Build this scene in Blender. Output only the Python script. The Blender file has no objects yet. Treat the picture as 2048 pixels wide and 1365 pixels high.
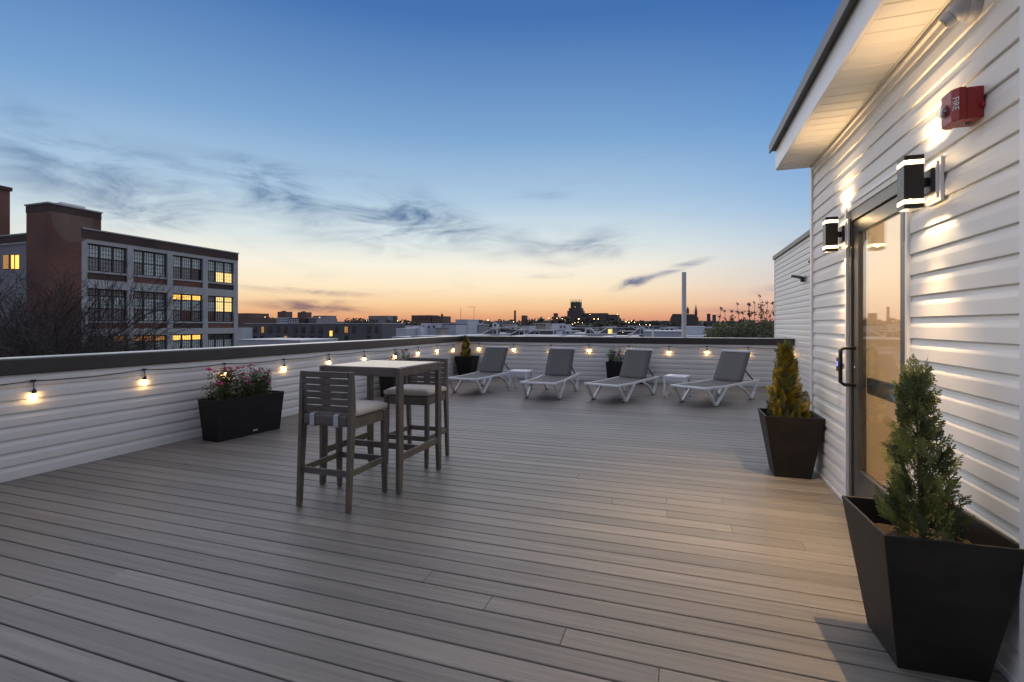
import bpy, math, random
from mathutils import Vector, Matrix
R = math.radians
rnd = random.Random(7)
sc = bpy.context.scene
COL = sc.collection

# ------------------------------------------------------------------ camera
FPX, HV, CAMZ, YAW = 980.0, 650.3, 1.41, 0.3281
cd = bpy.data.cameras.new('camera'); cam = bpy.data.objects.new('camera', cd); COL.objects.link(cam); sc.camera = cam
cam.location = (0, 0, CAMZ); cam.rotation_euler = (math.pi/2, 0, YAW)
cd.sensor_width = 36; cd.lens = 36*FPX/2048; cd.shift_y = -(682.5-HV)/2048; cd.clip_start = .05; cd.clip_end = 20000
SN, CS = math.sin(YAW), math.cos(YAW)
def ray(u, v):
    t = (u-1024)/FPX
    return (-SN+CS*t, CS+SN*t, (HV-v)/FPX)
def onY(u, v, Y):            # point of a pixel's ray on the plane y = Y
    x, y, z = ray(u, v); d = Y/y
    return (x*d, CAMZ+z*d)
def floor_at(u, v, z=0):
    x, y, zz = ray(u, v); d = (z-CAMZ)/zz
    return (x*d, y*d)

# ------------------------------------------------------------------ world: dusk sky
def lin(c):
    c /= 255.0
    return c/12.92 if c <= .04045 else ((c+.055)/1.055)**2.4
def rgb(r, g, b): return (lin(r), lin(g), lin(b), 1)
SUN_AZ = -33.0               # degrees from +Y, negative = left
world = bpy.data.worlds.new('World'); sc.world = world; world.use_nodes = True
wn = world.node_tree
def wnode(t, **k):
    n = wn.nodes.new(t)
    for a, b in k.items(): setattr(n, a, b)
    return n
def wm(op, a, b=None, c=None, clamp=False):
    n = wnode('ShaderNodeMath', operation=op, use_clamp=clamp)
    for i, x in enumerate((a, b, c)):
        if x is None: continue
        if isinstance(x, (int, float)): n.inputs[i].default_value = x
        else: wn.links.new(x, n.inputs[i])
    return n.outputs[0]
def wramp(fac, stops, interp='EASE'):
    n = wnode('ShaderNodeValToRGB'); e = n.color_ramp; e.interpolation = interp
    while len(e.elements) < len(stops): e.elements.new(.5)
    for el, (p, c) in zip(e.elements, stops): el.position = p; el.color = c
    wn.links.new(fac, n.inputs[0]); return n.outputs[0]
def wmix(f, a, b, mode='MIX'):
    n = wnode('ShaderNodeMix', data_type='RGBA', blend_type=mode)
    for i, x in ((0, f), (6, a), (7, b)):
        if isinstance(x, (int, float)): n.inputs[i].default_value = x
        elif isinstance(x, tuple): n.inputs[i].default_value = x
        else: wn.links.new(x, n.inputs[i])
    return n.outputs[2]
bg = wn.nodes['Background']
tc = wnode('ShaderNodeTexCoord'); sep = wnode('ShaderNodeSeparateXYZ'); wn.links.new(tc.outputs['Generated'], sep.inputs[0])
dx, dy, dz = sep.outputs
el = wm('MULTIPLY', wm('ARCSINE', dz), 180/math.pi)            # elevation in degrees
az = wm('MULTIPLY', wm('ARCTAN2', dx, dy), 180/math.pi)
azr = wm('ARCTAN2', dx, dy)
toward = wm('MULTIPLY_ADD', wm('COSINE', wm('SUBTRACT', azr, R(SUN_AZ))), .5, .5)   # 1 toward the afterglow
e90 = wm('DIVIDE', el, 90.0, clamp=True)
def D(v): return v/90.0
near = wramp(e90, [(0, rgb(200, 134, 114)), (D(1.0), rgb(226, 164, 120)), (D(2.3), rgb(242, 200, 152)), (D(4.3), rgb(248, 228, 194)), (D(6.6), rgb(243, 236, 218)),
                   (D(9.5), rgb(216, 226, 226)), (D(14), rgb(172, 198, 220)), (D(21), rgb(124, 164, 206)), (D(32), rgb(70, 118, 180)), (D(60), rgb(44, 86, 150)), (1, rgb(40, 78, 138))], 'LINEAR')
side = wramp(e90, [(0, rgb(186, 128, 126)), (D(1.0), rgb(206, 148, 140)), (D(2.6), rgb(214, 176, 168)), (D(4.6), rgb(202, 190, 192)), (D(7.5), rgb(186, 198, 212)),
                   (D(12), rgb(142, 178, 216)), (D(20), rgb(98, 148, 204)), (D(30), rgb(54, 104, 176)), (D(60), rgb(40, 82, 148)), (1, rgb(40, 78, 138))], 'LINEAR')
back = wramp(e90, [(0, rgb(150, 142, 150)), (D(6), rgb(176, 164, 170)), (D(16), rgb(146, 154, 178)), (D(40), rgb(84, 116, 168)), (1, rgb(50, 86, 142))], 'LINEAR')
mr = wnode('ShaderNodeMapRange', interpolation_type='SMOOTHSTEP'); wn.links.new(toward, mr.inputs[0])
mr.inputs[1].default_value = .80; mr.inputs[2].default_value = .985
mb = wnode('ShaderNodeMapRange', interpolation_type='SMOOTHSTEP'); wn.links.new(toward, mb.inputs[0])
mb.inputs[1].default_value = .1; mb.inputs[2].default_value = .75
glow = wmix(mr.outputs[0], wmix(mb.outputs[0], back, side), near)
nish = wnode('ShaderNodeTexSky', sky_type='NISHITA', sun_disc=False, sun_elevation=R(-2), sun_rotation=R(SUN_AZ), ozone_density=3, dust_density=1.5)
nsc = wmix(1.0, nish.outputs[0], (1.25, 1.25, 1.25, 1), 'MULTIPLY')
hi = wnode('ShaderNodeMapRange', interpolation_type='SMOOTHSTEP'); wn.links.new(el, hi.inputs[0]); hi.inputs[1].default_value = 12; hi.inputs[2].default_value = 60
hi.inputs[4].default_value = .45
sky = wmix(hi.outputs[0], glow, nsc)
# cirrus: soft streaks in (azimuth, elevation), broken up by stretched noise
cv = wnode('ShaderNodeCombineXYZ'); wn.links.new(wm('MULTIPLY', az, .05), cv.inputs[0]); wn.links.new(wm('MULTIPLY', el, .19), cv.inputs[1])
nz = wnode('ShaderNodeTexNoise'); nz.inputs['Scale'].default_value = 2.0; nz.inputs['Detail'].default_value = 7; nz.inputs['Roughness'].default_value = .62; nz.inputs['Distortion'].default_value = .7
wn.links.new(cv.outputs[0], nz.inputs['Vector'])
nw = wnode('ShaderNodeTexNoise'); nw.inputs['Scale'].default_value = 1.6; nw.inputs['Detail'].default_value = 4
wn.links.new(cv.outputs[0], nw.inputs['Vector'])
wsep = wnode('ShaderNodeSeparateColor'); wn.links.new(nw.outputs['Color'], wsep.inputs[0])
azw = wm('ADD', az, wm('MULTIPLY', wm('SUBTRACT', wsep.outputs[0], .5), 6.0))
elw = wm('ADD', el, wm('MULTIPLY', wm('SUBTRACT', wsep.outputs[1], .5), 3.0))
def azel(u, v):
    x, y, z = ray(u, v)
    return math.degrees(math.atan2(x, y)), math.degrees(math.atan2(z, math.hypot(x, y)))
# (start pixel, end pixel, half width in degrees, weight, crispness)
streaks = [((-120, 250), (260, 350), 2.6, .75), ((120, 330), (520, 410), 2.4, .85), ((420, 330), (640, 400), 1.6, .9), ((480, 400), (960, 450), 2.6, .9),
           ((780, 420), (1040, 470), 1.3, .8), ((120, 420), (420, 440), 1.1, .55), ((1000, 480), (1300, 490), 1.7, .55), ((1120, 496), (1290, 470), .8, .5),
           ((1050, 556), (1160, 548), .45, .7), ((1215, 582), (1310, 552), .75, 1.5), ((1290, 556), (1430, 515), .55, 1.0),
           ((470, 572), (760, 592), .45, .9), ((470, 606), (760, 622), .75, 1.3), ((560, 600), (720, 604), .35, .8),
           ((1360, 625), (1600, 612), .7, .7), ((1500, 585), (1600, 575), .8, .9), ((1000, 392), (1150, 388), .8, .35), ((820, 480), (1050, 510), 1.0, .4)]
total = None
for (p, q, w, k) in streaks:
    a0, e0 = azel(*p); a1, e1 = azel(*q)
    w = w*1.9 if w > .9 else w*1.15; ca, ce = (a0+a1)/2, (e0+e1)/2; L = math.hypot(a1-a0, e1-e0)/2*1.25; th = math.atan2(e1-e0, a1-a0)
    fine = w < 1.0
    A = wm('SUBTRACT', (az if fine else azw), ca); E_ = wm('SUBTRACT', (wm('MULTIPLY_ADD', wm('SUBTRACT', elw, el), .28, el) if fine else elw), ce)
    along = wm('DIVIDE', wm('ADD', wm('MULTIPLY', A, math.cos(th)), wm('MULTIPLY', E_, math.sin(th))), L)
    acr = wm('DIVIDE', wm('SUBTRACT', wm('MULTIPLY', E_, math.cos(th)), wm('MULTIPLY', A, math.sin(th))), w)
    r2 = wm('ADD', wm('MULTIPLY', along, along), wm('MULTIPLY', acr, acr))
    g = wm('SUBTRACT', 1.0, r2, clamp=True)
    g = wm('MULTIPLY', wm('MULTIPLY', g, g), k)
    total = g if total is None else wm('ADD', total, g)
nm = wnode('ShaderNodeMapRange', interpolation_type='SMOOTHSTEP'); wn.links.new(nz.outputs['Fac'], nm.inputs[0])
nm.inputs[1].default_value = .33; nm.inputs[2].default_value = .70
dens = wm('MULTIPLY', wm('MULTIPLY', total, nm.outputs[0]), 1.05, clamp=True)
# thin veil everywhere in the lower sky
veil = wnode('ShaderNodeMapRange', interpolation_type='SMOOTHSTEP'); wn.links.new(nz.outputs['Fac'], veil.inputs[0]); veil.inputs[1].default_value = .5; veil.inputs[2].default_value = .8
ve = wnode('ShaderNodeMapRange', interpolation_type='SMOOTHSTEP'); wn.links.new(el, ve.inputs[0]); ve.inputs[1].default_value = 30; ve.inputs[2].default_value = 10
dens = wm('ADD', dens, wm('MULTIPLY', wm('MULTIPLY', veil.outputs[0], ve.outputs[0]), .12), clamp=True)
ccol = wramp(e90, [(0, rgb(150, 104, 100)), (D(2.5), rgb(150, 120, 118)), (D(5), rgb(112, 118, 146)), (D(9), rgb(104, 126, 158)), (D(16), rgb(92, 124, 160)), (D(30), rgb(100, 140, 190)), (1, rgb(60, 90, 140))], 'LINEAR')
sky = wmix(dens, sky, ccol)
lowm = wnode('ShaderNodeMapRange'); wn.links.new(el, lowm.inputs[0]); lowm.inputs[1].default_value = -1.5; lowm.inputs[2].default_value = 0
sky = wmix(lowm.outputs[0], rgb(60, 52, 50), sky)
wn.links.new(sky, bg.inputs[0]); bg.inputs[1].default_value = .72
# added soft fill from the afterglow side: one wide, raised sun lamp
sl = bpy.data.lights.new('sun', 'SUN'); sl.energy = 1.5; sl.angle = R(160); sl.color = (1.0, .92, .84)
so = bpy.data.objects.new('sun', sl); COL.objects.link(so)
sd = Vector((math.sin(R(SUN_AZ))*math.cos(R(32)), math.cos(R(SUN_AZ))*math.cos(R(32)), math.sin(R(32))))
so.rotation_euler = sd.to_track_quat('Z', 'Y').to_euler(); so.location = (-60, 90, 60)
vs = sc.view_settings; vs.view_transform = 'Standard'; vs.look = 'None'; vs.exposure = .56; vs.gamma = 1; vs.use_curve_mapping = False
sc.cycles.max_bounces = 8; sc.cycles.transparent_max_bounces = 24; sc.cycles.sample_clamp_indirect = 4.0
sc.cycles.use_denoising = True

# ------------------------------------------------------------------ materials
M = {}
def mat(name, col, rough=.6, metal=0, var=0.0, vs_=(3, 3, 3), bump=0.0, bs=None, rand=0.0, spec=.5, detail=4, trans=0.0, coat=0.0):
    m = bpy.data.materials.new(name); m.use_nodes = True; t = m.node_tree; p = t.nodes['Principled BSDF']
    p.inputs['Roughness'].default_value = rough; p.inputs['Metallic'].default_value = metal; p.inputs['Specular IOR Level'].default_value = spec
    if coat: p.inputs['Coat Weight'].default_value = coat
    base = (*col[:3], 1)
    p.inputs['Base Color'].default_value = base
    if var or bump or rand:
        co = t.nodes.new('ShaderNodeTexCoord'); mp = t.nodes.new('ShaderNodeMapping'); t.links.new(co.outputs['Object'], mp.inputs[0])
        mp.inputs['Scale'].default_value = vs_
        info = t.nodes.new('ShaderNodeObjectInfo')
        cm = t.nodes.new('ShaderNodeCombineXYZ'); ml = t.nodes.new('ShaderNodeMath'); ml.operation = 'MULTIPLY'; ml.inputs[1].default_value = 37.0
        t.links.new(info.outputs['Random'], ml.inputs[0])
        for i in range(3): t.links.new(ml.outputs[0], cm.inputs[i])
        t.links.new(cm.outputs[0], mp.inputs['Location'])
        nn = t.nodes.new('ShaderNodeTexNoise'); nn.inputs['Scale'].default_value = 1; nn.inputs['Detail'].default_value = detail; nn.inputs['Roughness'].default_value = .6
        t.links.new(mp.outputs[0], nn.inputs['Vector'])
        f = t.nodes.new('ShaderNodeMapRange'); t.links.new(nn.outputs['Fac'], f.inputs[0]); f.inputs[1].default_value = .25; f.inputs[2].default_value = .75
        f.inputs[3].default_value = 1-var; f.inputs[4].default_value = 1+var
        g = t.nodes.new('ShaderNodeMapRange'); t.links.new(info.outputs['Random'], g.inputs[0]); g.inputs[3].default_value = 1-rand; g.inputs[4].default_value = 1+rand
        mm = t.nodes.new('ShaderNodeMath'); mm.operation = 'MULTIPLY'; t.links.new(f.outputs[0], mm.inputs[0]); t.links.new(g.outputs[0], mm.inputs[1])
        vm = t.nodes.new('ShaderNodeVectorMath'); vm.operation = 'SCALE'; vm.inputs[0].default_value = base[:3]; t.links.new(mm.outputs[0], vm.inputs['Scale'])
        t.links.new(vm.outputs[0], p.inputs['Base Color'])
        if bump:
            src = nn
            if bs:
                mp2 = t.nodes.new('ShaderNodeMapping'); t.links.new(co.outputs['Object'], mp2.inputs[0]); mp2.inputs['Scale'].default_value = bs; t.links.new(cm.outputs[0], mp2.inputs['Location'])
                src = t.nodes.new('ShaderNodeTexNoise'); src.inputs['Scale'].default_value = 1; src.inputs['Detail'].default_value = 4; t.links.new(mp2.outputs[0], src.inputs['Vector'])
            b = t.nodes.new('ShaderNodeBump'); b.inputs['Strength'].default_value = bump; b.inputs['Distance'].default_value = .004
            t.links.new(src.outputs['Fac'], b.inputs['Height']); t.links.new(b.outputs[0], p.inputs['Normal'])
    if trans:
        tr = t.nodes.new('ShaderNodeBsdfTranslucent'); tr.inputs[0].default_value = (col[0]*1.3, col[1]*1.4, col[2], 1); mx = t.nodes.new('ShaderNodeMixShader'); mx.inputs[0].default_value = trans
        t.links.new(p.outputs[0], mx.inputs[1]); t.links.new(tr.outputs[0], mx.inputs[2]); t.links.new(mx.outputs[0], t.nodes['Material Output'].inputs[0])
    M[name] = m; return m
def emit(name, col, strength, mixdark=False):
    m = bpy.data.materials.new(name); m.use_nodes = True; t = m.node_tree; p = t.nodes['Principled BSDF']
    p.inputs['Base Color'].default_value = (*[c*.5 for c in col[:3]], 1)
    p.inputs['Emission Color'].default_value = (*col[:3], 1); p.inputs['Emission Strength'].default_value = strength; p.inputs['Roughness'].default_value = .3
    M[name] = m; return m
def clear(name, tint, gloss=.1, emis=0.0, rough=.02, ior=1.5):
    m = bpy.data.materials.new(name); m.use_nodes = True; t = m.node_tree; t.nodes.remove(t.nodes['Principled BSDF']); o = t.nodes['Material Output']
    a = t.nodes.new('ShaderNodeBsdfTransparent'); a.inputs[0].default_value = (*tint, 1); g = t.nodes.new('ShaderNodeBsdfGlossy'); g.inputs['Roughness'].default_value = rough
    lw = t.nodes.new('ShaderNodeLayerWeight'); lw.inputs[0].default_value = .5
    pw = t.nodes.new('ShaderNodeMath'); pw.operation = 'POWER'; pw.inputs[1].default_value = 4.0; t.links.new(lw.outputs['Facing'], pw.inputs[0])
    ad = t.nodes.new('ShaderNodeMath'); ad.operation = 'MULTIPLY_ADD'; ad.use_clamp = True; ad.inputs[1].default_value = .9; ad.inputs[2].default_value = gloss; t.links.new(pw.outputs[0], ad.inputs[0])
    mx = t.nodes.new('ShaderNodeMixShader'); t.links.new(ad.outputs[0], mx.inputs[0]); t.links.new(a.outputs[0], mx.inputs[1]); t.links.new(g.outputs[0], mx.inputs[2])
    out = mx
    if emis:
        e = t.nodes.new('ShaderNodeEmission'); e.inputs[0].default_value = (1, .72, .38, 1); e.inputs[1].default_value = emis
        out = t.nodes.new('ShaderNodeAddShader'); t.links.new(mx.outputs[0], out.inputs[0]); t.links.new(e.outputs[0], out.inputs[1])
    t.links.new(out.outputs[0], o.inputs[0]); M[name] = m; return m

mat('deck', (.170, .157, .135), .45, var=.30, vs_=(1.1, 38, 38), bump=.55, bs=(5, 150, 150), rand=.15, detail=6, spec=.5)
mat('subdeck', (.02, .02, .02), .9)
mat('siding_y', (.76, .74, .685), .55, var=.03, vs_=(2, .7, 2), bump=.10, bs=(90, 6, 130), rand=.015)
mat('siding_x', (.76, .74, .685), .55, var=.03, vs_=(.7, 2, 2), bump=.10, bs=(6, 90, 130), rand=.015)
mat('white_trim', (.78, .77, .75), .4, var=.03)
mat('soffit', (.80, .77, .70), .45, var=.03, bump=.05, bs=(8, 90, 90))
mat('cap_dark', (.040, .037, .034), .42, var=.2, vs_=(6, 6, 6), spec=.5)
mat('flashing', (.62, .63, .64), .28, metal=.6, var=.05)
mat('roof_metal', (.12, .12, .115), .5, var=.2)
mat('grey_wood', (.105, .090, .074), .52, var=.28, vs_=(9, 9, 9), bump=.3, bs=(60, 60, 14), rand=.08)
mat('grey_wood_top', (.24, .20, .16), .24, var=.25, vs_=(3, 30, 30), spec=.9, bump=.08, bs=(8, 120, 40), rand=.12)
mat('cushion', (.52, .49, .45), .9, var=.06, vs_=(40, 40, 40), bump=.3, bs=(260, 260, 260))
mat('strap', (.45, .46, .48), .85)
mat('white_resin', (.74, .75, .77), .35, var=.03)
mat('sling', (.125, .122, .112), .75, var=.12, vs_=(30, 30, 30), bump=.4, bs=(240, 240, 240))
mat('rubber', (.02, .02, .02), .8)
mat('planter', (.011, .0105, .010), .55, spec=.3, var=.35, vs_=(5, 5, 9), bump=.12, bs=(140, 140, 140))
mat('planter_brown', (.016, .013, .011), .55, spec=.3, var=.35, vs_=(5, 5, 9), bump=.12, bs=(140, 140, 140))
mat('soil', (.035, .024, .016), .95, var=.5, vs_=(30, 30, 30), bump=1, bs=(60, 60, 60))
mat('badge', (.6, .6, .6), .3, metal=.8)
mat('cord', (.012, .012, .012), .6)
mat('socket', (.03, .026, .02), .5)
mat('black_metal', (.018, .017, .016), .38, var=.15)
mat('bronze', (.105, .098, .085), .38, metal=.35, var=.08)
mat('steel', (.5, .5, .5), .25, metal=1)
mat('red_plastic', (.32, .018, .015), .36)
mat('letter_white', (.8, .8, .8), .5)
mat('tan_wall', (.60, .49, .36), .7, var=.05)
mat('dark_grey', (.07, .075, .08), .5)
mat('camera_grey', (.52, .52, .52), .4)
clear('glass', (.97, .97, .97), .06)
clear('acrylic', (.42, .40, .36), .05, emis=2.2)
clear('lens_clear', (.95, .95, .95), .12)
emit('bulb', (1.0, .58, .20), 25)
emit('led', (1.0, .80, .5), 9)
emit('reader_light', (.35, .30, 1.0), .8)
emit('window_yellow', (1.0, .55, .11), 1.15)
emit('window_pale', (1.0, .72, .28), .85)
emit('window_dim', (.9, .42, .12), .28)
emit('lamp_glow', (1.0, .66, .28), 12)
mat('arbor_green', (.18, .195, .055), .6, var=.5, vs_=(9, 9, 9), trans=.2)
mat('arbor_gold', (.40, .32, .055), .6, var=.5, vs_=(10, 10, 10), trans=.25)
mat('arbor_dark', (.085, .10, .040), .6, var=.4, vs_=(9, 9, 9), trans=.15)
mat('bark', (.075, .055, .042), .9, var=.3, vs_=(20, 20, 4))
mat('bark_grey', (.060, .050, .044), .95, var=.3, vs_=(3, 3, 1))
mat('leaf_rose', (.12, .145, .055), .5, var=.4, vs_=(25, 25, 25), trans=.15)
mat('petal', (.66, .09, .27), .6, var=.3, vs_=(40, 40, 40), trans=.2)
mat('petal_light', (.68, .24, .36), .6, var=.2, vs_=(40, 40, 40), trans=.2)
mat('petal_dark', (.30, .03, .07), .6, var=.3, vs_=(40, 40, 40), trans=.15)
mat('leaf_tree', (.10, .11, .05), .6, var=.5, vs_=(.8, .8, .8), trans=.25)
mat('leaf_shoot', (.12, .07, .045), .6, var=.4, vs_=(.8, .8, .8), trans=.25)
mat('far_green', (.085, .085, .055), .9, var=.45, vs_=(.06, .06, .06))
mat('ground', (.07, .068, .06), .95, var=.4, vs_=(.02, .02, .02))

def brickmat(name, c1, c2, mort, sx=1.0):
    m = bpy.data.materials.new(name); m.use_nodes = True; t = m.node_tree; p = t.nodes['Principled BSDF']; p.inputs['Roughness'].default_value = .9
    co = t.nodes.new('ShaderNodeTexCoord'); s = t.nodes.new('ShaderNodeSeparateXYZ'); t.links.new(co.outputs['Object'], s.inputs[0])
    a = t.nodes.new('ShaderNodeMath'); t.links.new(s.outputs[0], a.inputs[0]); t.links.new(s.outputs[1], a.inputs[1])
    c = t.nodes.new('ShaderNodeCombineXYZ'); t.links.new(a.outputs[0], c.inputs[0]); t.links.new(s.outputs[2], c.inputs[1])
    b = t.nodes.new('ShaderNodeTexBrick'); t.links.new(c.outputs[0], b.inputs['Vector']); b.inputs['Scale'].default_value = 4.2*sx
    b.inputs['Color1'].default_value = (*c1, 1); b.inputs['Color2'].default_value = (*c2, 1); b.inputs['Mortar'].default_value = (*mort, 1); b.inputs['Mortar Size'].default_value = .015
    n = t.nodes.new('ShaderNodeTexNoise'); n.inputs['Scale'].default_value = .35; n.inputs['Detail'].default_value = 6; t.links.new(co.outputs['Object'], n.inputs['Vector'])
    r = t.nodes.new('ShaderNodeMapRange'); t.links.new(n.outputs['Fac'], r.inputs[0]); r.inputs[1].default_value = .3; r.inputs[2].default_value = .7; r.inputs[3].default_value = .72; r.inputs[4].default_value = 1.25
    v = t.nodes.new('ShaderNodeVectorMath'); v.operation = 'SCALE'; t.links.new(b.outputs[0], v.inputs[0]); t.links.new(r.outputs[0], v.inputs['Scale'])
    t.links.new(v.outputs[0], p.inputs['Base Color']); M[name] = m
brickmat('brick_red', (.19, .085, .062), (.135, .062, .048), (.15, .115, .095))
brickmat('brick_dark', (.085, .052, .042), (.062, .040, .034), (.09, .075, .065))
brickmat('brick_pale', (.19, .12, .095), (.15, .095, .075), (.24, .19, .16))
mat('concrete', (.40, .42, .41), .85, var=.12, vs_=(.8, .8, .8))
mat('frame_dark', (.035, .024, .022), .6)
mat('pane_dark', (.030, .036, .036), .06, spec=.8)
mat('pane_mid', (.20, .235, .225), .15, var=.2, vs_=(.8, .8, .8), spec=.8)
mat('pane_sky_reflect', (.56, .70, .64), .25, var=.12, vs_=(.8, .8, .8), spec=.8)  # pale greenish sky reflection painted into the pane's base colour
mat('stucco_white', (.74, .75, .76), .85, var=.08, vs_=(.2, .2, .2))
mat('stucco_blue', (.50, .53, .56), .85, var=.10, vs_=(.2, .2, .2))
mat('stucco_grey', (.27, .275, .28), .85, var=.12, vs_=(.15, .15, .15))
mat('slate_grey', (.115, .115, .12), .85, var=.15, vs_=(.2, .2, .2))
mat('tan_block', (.36, .32, .27), .85, var=.1, vs_=(.2, .2, .2))
mat('brown_block', (.16, .105, .085), .9, var=.2, vs_=(.05, .05, .05))
mat('roof_white', (.68, .69, .70), .7, var=.12, vs_=(.2, .2, .2))
mat('roof_dark', (.05, .05, .052), .9, var=.2, vs_=(.2, .2, .2))
mat('church_stone', (.11, .092, .085), .9, var=.2, vs_=(.05, .05, .05))

# ------------------------------------------------------------------ mesh helpers
class MB:
    def __init__(s): s.v = []; s.f = []
    def box(s, x0, x1, y0, y1, z0, z1):
        s.hexa([(x0, y0, z0), (x1, y0, z0), (x1, y1, z0), (x0, y1, z0), (x0, y0, z1), (x1, y0, z1), (x1, y1, z1), (x0, y1, z1)]); return s
    def hexa(s, p):
        n = len(s.v); s.v += [tuple(q) for q in p]
        s.f += [(n, n+3, n+2, n+1), (n+4, n+5, n+6, n+7), (n, n+1, n+5, n+4), (n+1, n+2, n+6, n+5), (n+2, n+3, n+7, n+6), (n+3, n, n+4, n+7)]; return s
    def extrude(s, prof, fn, a0, a1):              # prof: 2d points; fn(a, p) -> 3d
        n = len(s.v); k = len(prof)
        s.v += [fn(a0, p) for p in prof]+[fn(a1, p) for p in prof]
        for i in range(k): s.f.append((n+i, n+(i+1) % k, n+k+(i+1) % k, n+k+i))
        s.f.append(tuple(n+i for i in reversed(range(k)))); s.f.append(tuple(n+k+i for i in range(k))); return s
    def bar(s, a, b, w, h, up=(0, 0, 1), w2=None, h2=None):     # rectangular bar from a to b
        a, b = Vector(a), Vector(b); d = (b-a).normalized(); sd = d.cross(Vector(up))
        if sd.length < 1e-4: sd = d.cross(Vector((0, 1, 0)))
        sd.normalize(); u = sd.cross(d); w2 = w if w2 is None else w2; h2 = h if h2 is None else h2
        q = []
        for c, ww, hh in ((a, w, h), (b, w2, h2)):
            q += [c-sd*ww/2-u*hh/2, c+sd*ww/2-u*hh/2, c+sd*ww/2+u*hh/2, c-sd*ww/2+u*hh/2]
        return s.hexa(q)
    def tube(s, pts, rad, n=8, cap=True):
        pts = [Vector(p) for p in pts]; rads = rad if isinstance(rad, (list, tuple)) else [rad]*len(pts); rings = []
        pr = None
        for i, p in enumerate(pts):
            d = (pts[min(i+1, len(pts)-1)]-pts[max(i-1, 0)]).normalized()
            if pr is None: pr = d.orthogonal().normalized()
            pr = (pr-d*pr.dot(d))
            pr = pr.normalized() if pr.length > 1e-5 else d.orthogonal().normalized()
            bn = d.cross(pr); k = len(s.v)
            for j in range(n):
                t = 2*math.pi*j/n; s.v.append(tuple(p+(pr*math.cos(t)+bn*math.sin(t))*rads[i]))
            rings.append(k)
        for a, b in zip(rings, rings[1:]):
            for j in range(n): s.f.append((a+j, a+(j+1) % n, b+(j+1) % n, b+j))
        if cap: s.f.append(tuple(rings[0]+j for j in reversed(range(n)))); s.f.append(tuple(rings[-1]+j for j in range(n)))
        return s
    def lathe(s, prof, c=(0, 0, 0), n=16, axis='Z'):
        base = len(s.v)
        for r, h in prof:
            for j in range(n):
                t = 2*math.pi*j/n; a, b = r*math.cos(t), r*math.sin(t)
                s.v.append((c[0]+a, c[1]+b, c[2]+h) if axis == 'Z' else (c[0]+h, c[1]+a, c[2]+b))
        for i in range(len(prof)-1):
            for j in range(n): s.f.append((base+i*n+j, base+i*n+(j+1) % n, base+(i+1)*n+(j+1) % n, base+(i+1)*n+j))
        s.f.append(tuple(base+j for j in reversed(range(n)))); k = base+(len(prof)-1)*n; s.f.append(tuple(k+j for j in range(n))); return s
    def quad(s, a, b, c, d):
        n = len(s.v); s.v += [tuple(a), tuple(b), tuple(c), tuple(d)]; s.f.append((n, n+1, n+2, n+3)); return s
    def tri(s, a, b, c):
        n = len(s.v); s.v += [tuple(a), tuple(b), tuple(c)]; s.f.append((n, n+1, n+2)); return s
    def mesh(s, name):
        m = bpy.data.meshes.new(name); m.from_pydata(s.v, [], s.f); m.update(); return m
    def build(s, name, material, parent=None, smooth=False, bevel=0.0, seg=2):
        m = s.mesh(name); m.materials.append(M[material])
        if smooth:
            for p in m.polygons: p.use_smooth = True
        return link(name, m, parent, bevel, seg)
def link(name, mesh, parent=None, bevel=0.0, seg=2):
    o = bpy.data.objects.new(name, mesh); COL.objects.link(o)
    if parent: o.parent = parent
    if bevel:
        b = o.modifiers.new('bevel', 'BEVEL'); b.width = bevel; b.segments = seg; b.limit_method = 'ANGLE'
    return o
def tag(o, label, cat, group=None):
    o['label'] = label; o['category'] = cat
    if group: o['group'] = group
    return o
def thing(name, label, cat, loc=(0, 0, 0), rz=0, group=None):
    o = bpy.data.objects.new(name, None); COL.objects.link(o); o.empty_display_size = .1
    o.location = loc; o.rotation_euler = (0, 0, rz); return tag(o, label, cat, group)
def copy_tree(o, parent=None):
    c = o.copy(); COL.objects.link(c); c.parent = parent
    for ch in list(o.children): copy_tree(ch, c)
    return c
def struct(o): o['kind'] = 'structure'; return o
def text_mesh(name, body, size, material, parent, mw, extrude=.0008):
    cu = bpy.data.curves.new(name, 'FONT'); cu.body = body; cu.size = size; cu.extrude = extrude; cu.align_x = 'CENTER'; cu.align_y = 'CENTER'
    t = bpy.data.objects.new(name, cu); COL.objects.link(t)
    dg = bpy.context.evaluated_depsgraph_get(); dg.update()
    me = bpy.data.meshes.new_from_object(t.evaluated_get(dg)); bpy.data.objects.remove(t); bpy.data.curves.remove(cu)
    me.materials.clear(); me.materials.append(M[material]); me.transform(mw)
    return link(name, me, parent)

# ------------------------------------------------------------------ layout (metres; z = 0 is the deck)
XL, XR, XW, YB, YC = -5.745, 1.255, 2.47, 12.44, 5.50   # left parapet, door wall, wing wall, back parapet, corner of the door wall
GZ = -13.0
NEAR = -1.6
# ---- ground
g = MB(); g.quad((-7000, -600, GZ), (7000, -600, GZ), (7000, 9000, GZ), (-7000, 9000, GZ)); struct(g.build('ground', 'ground'))

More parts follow.
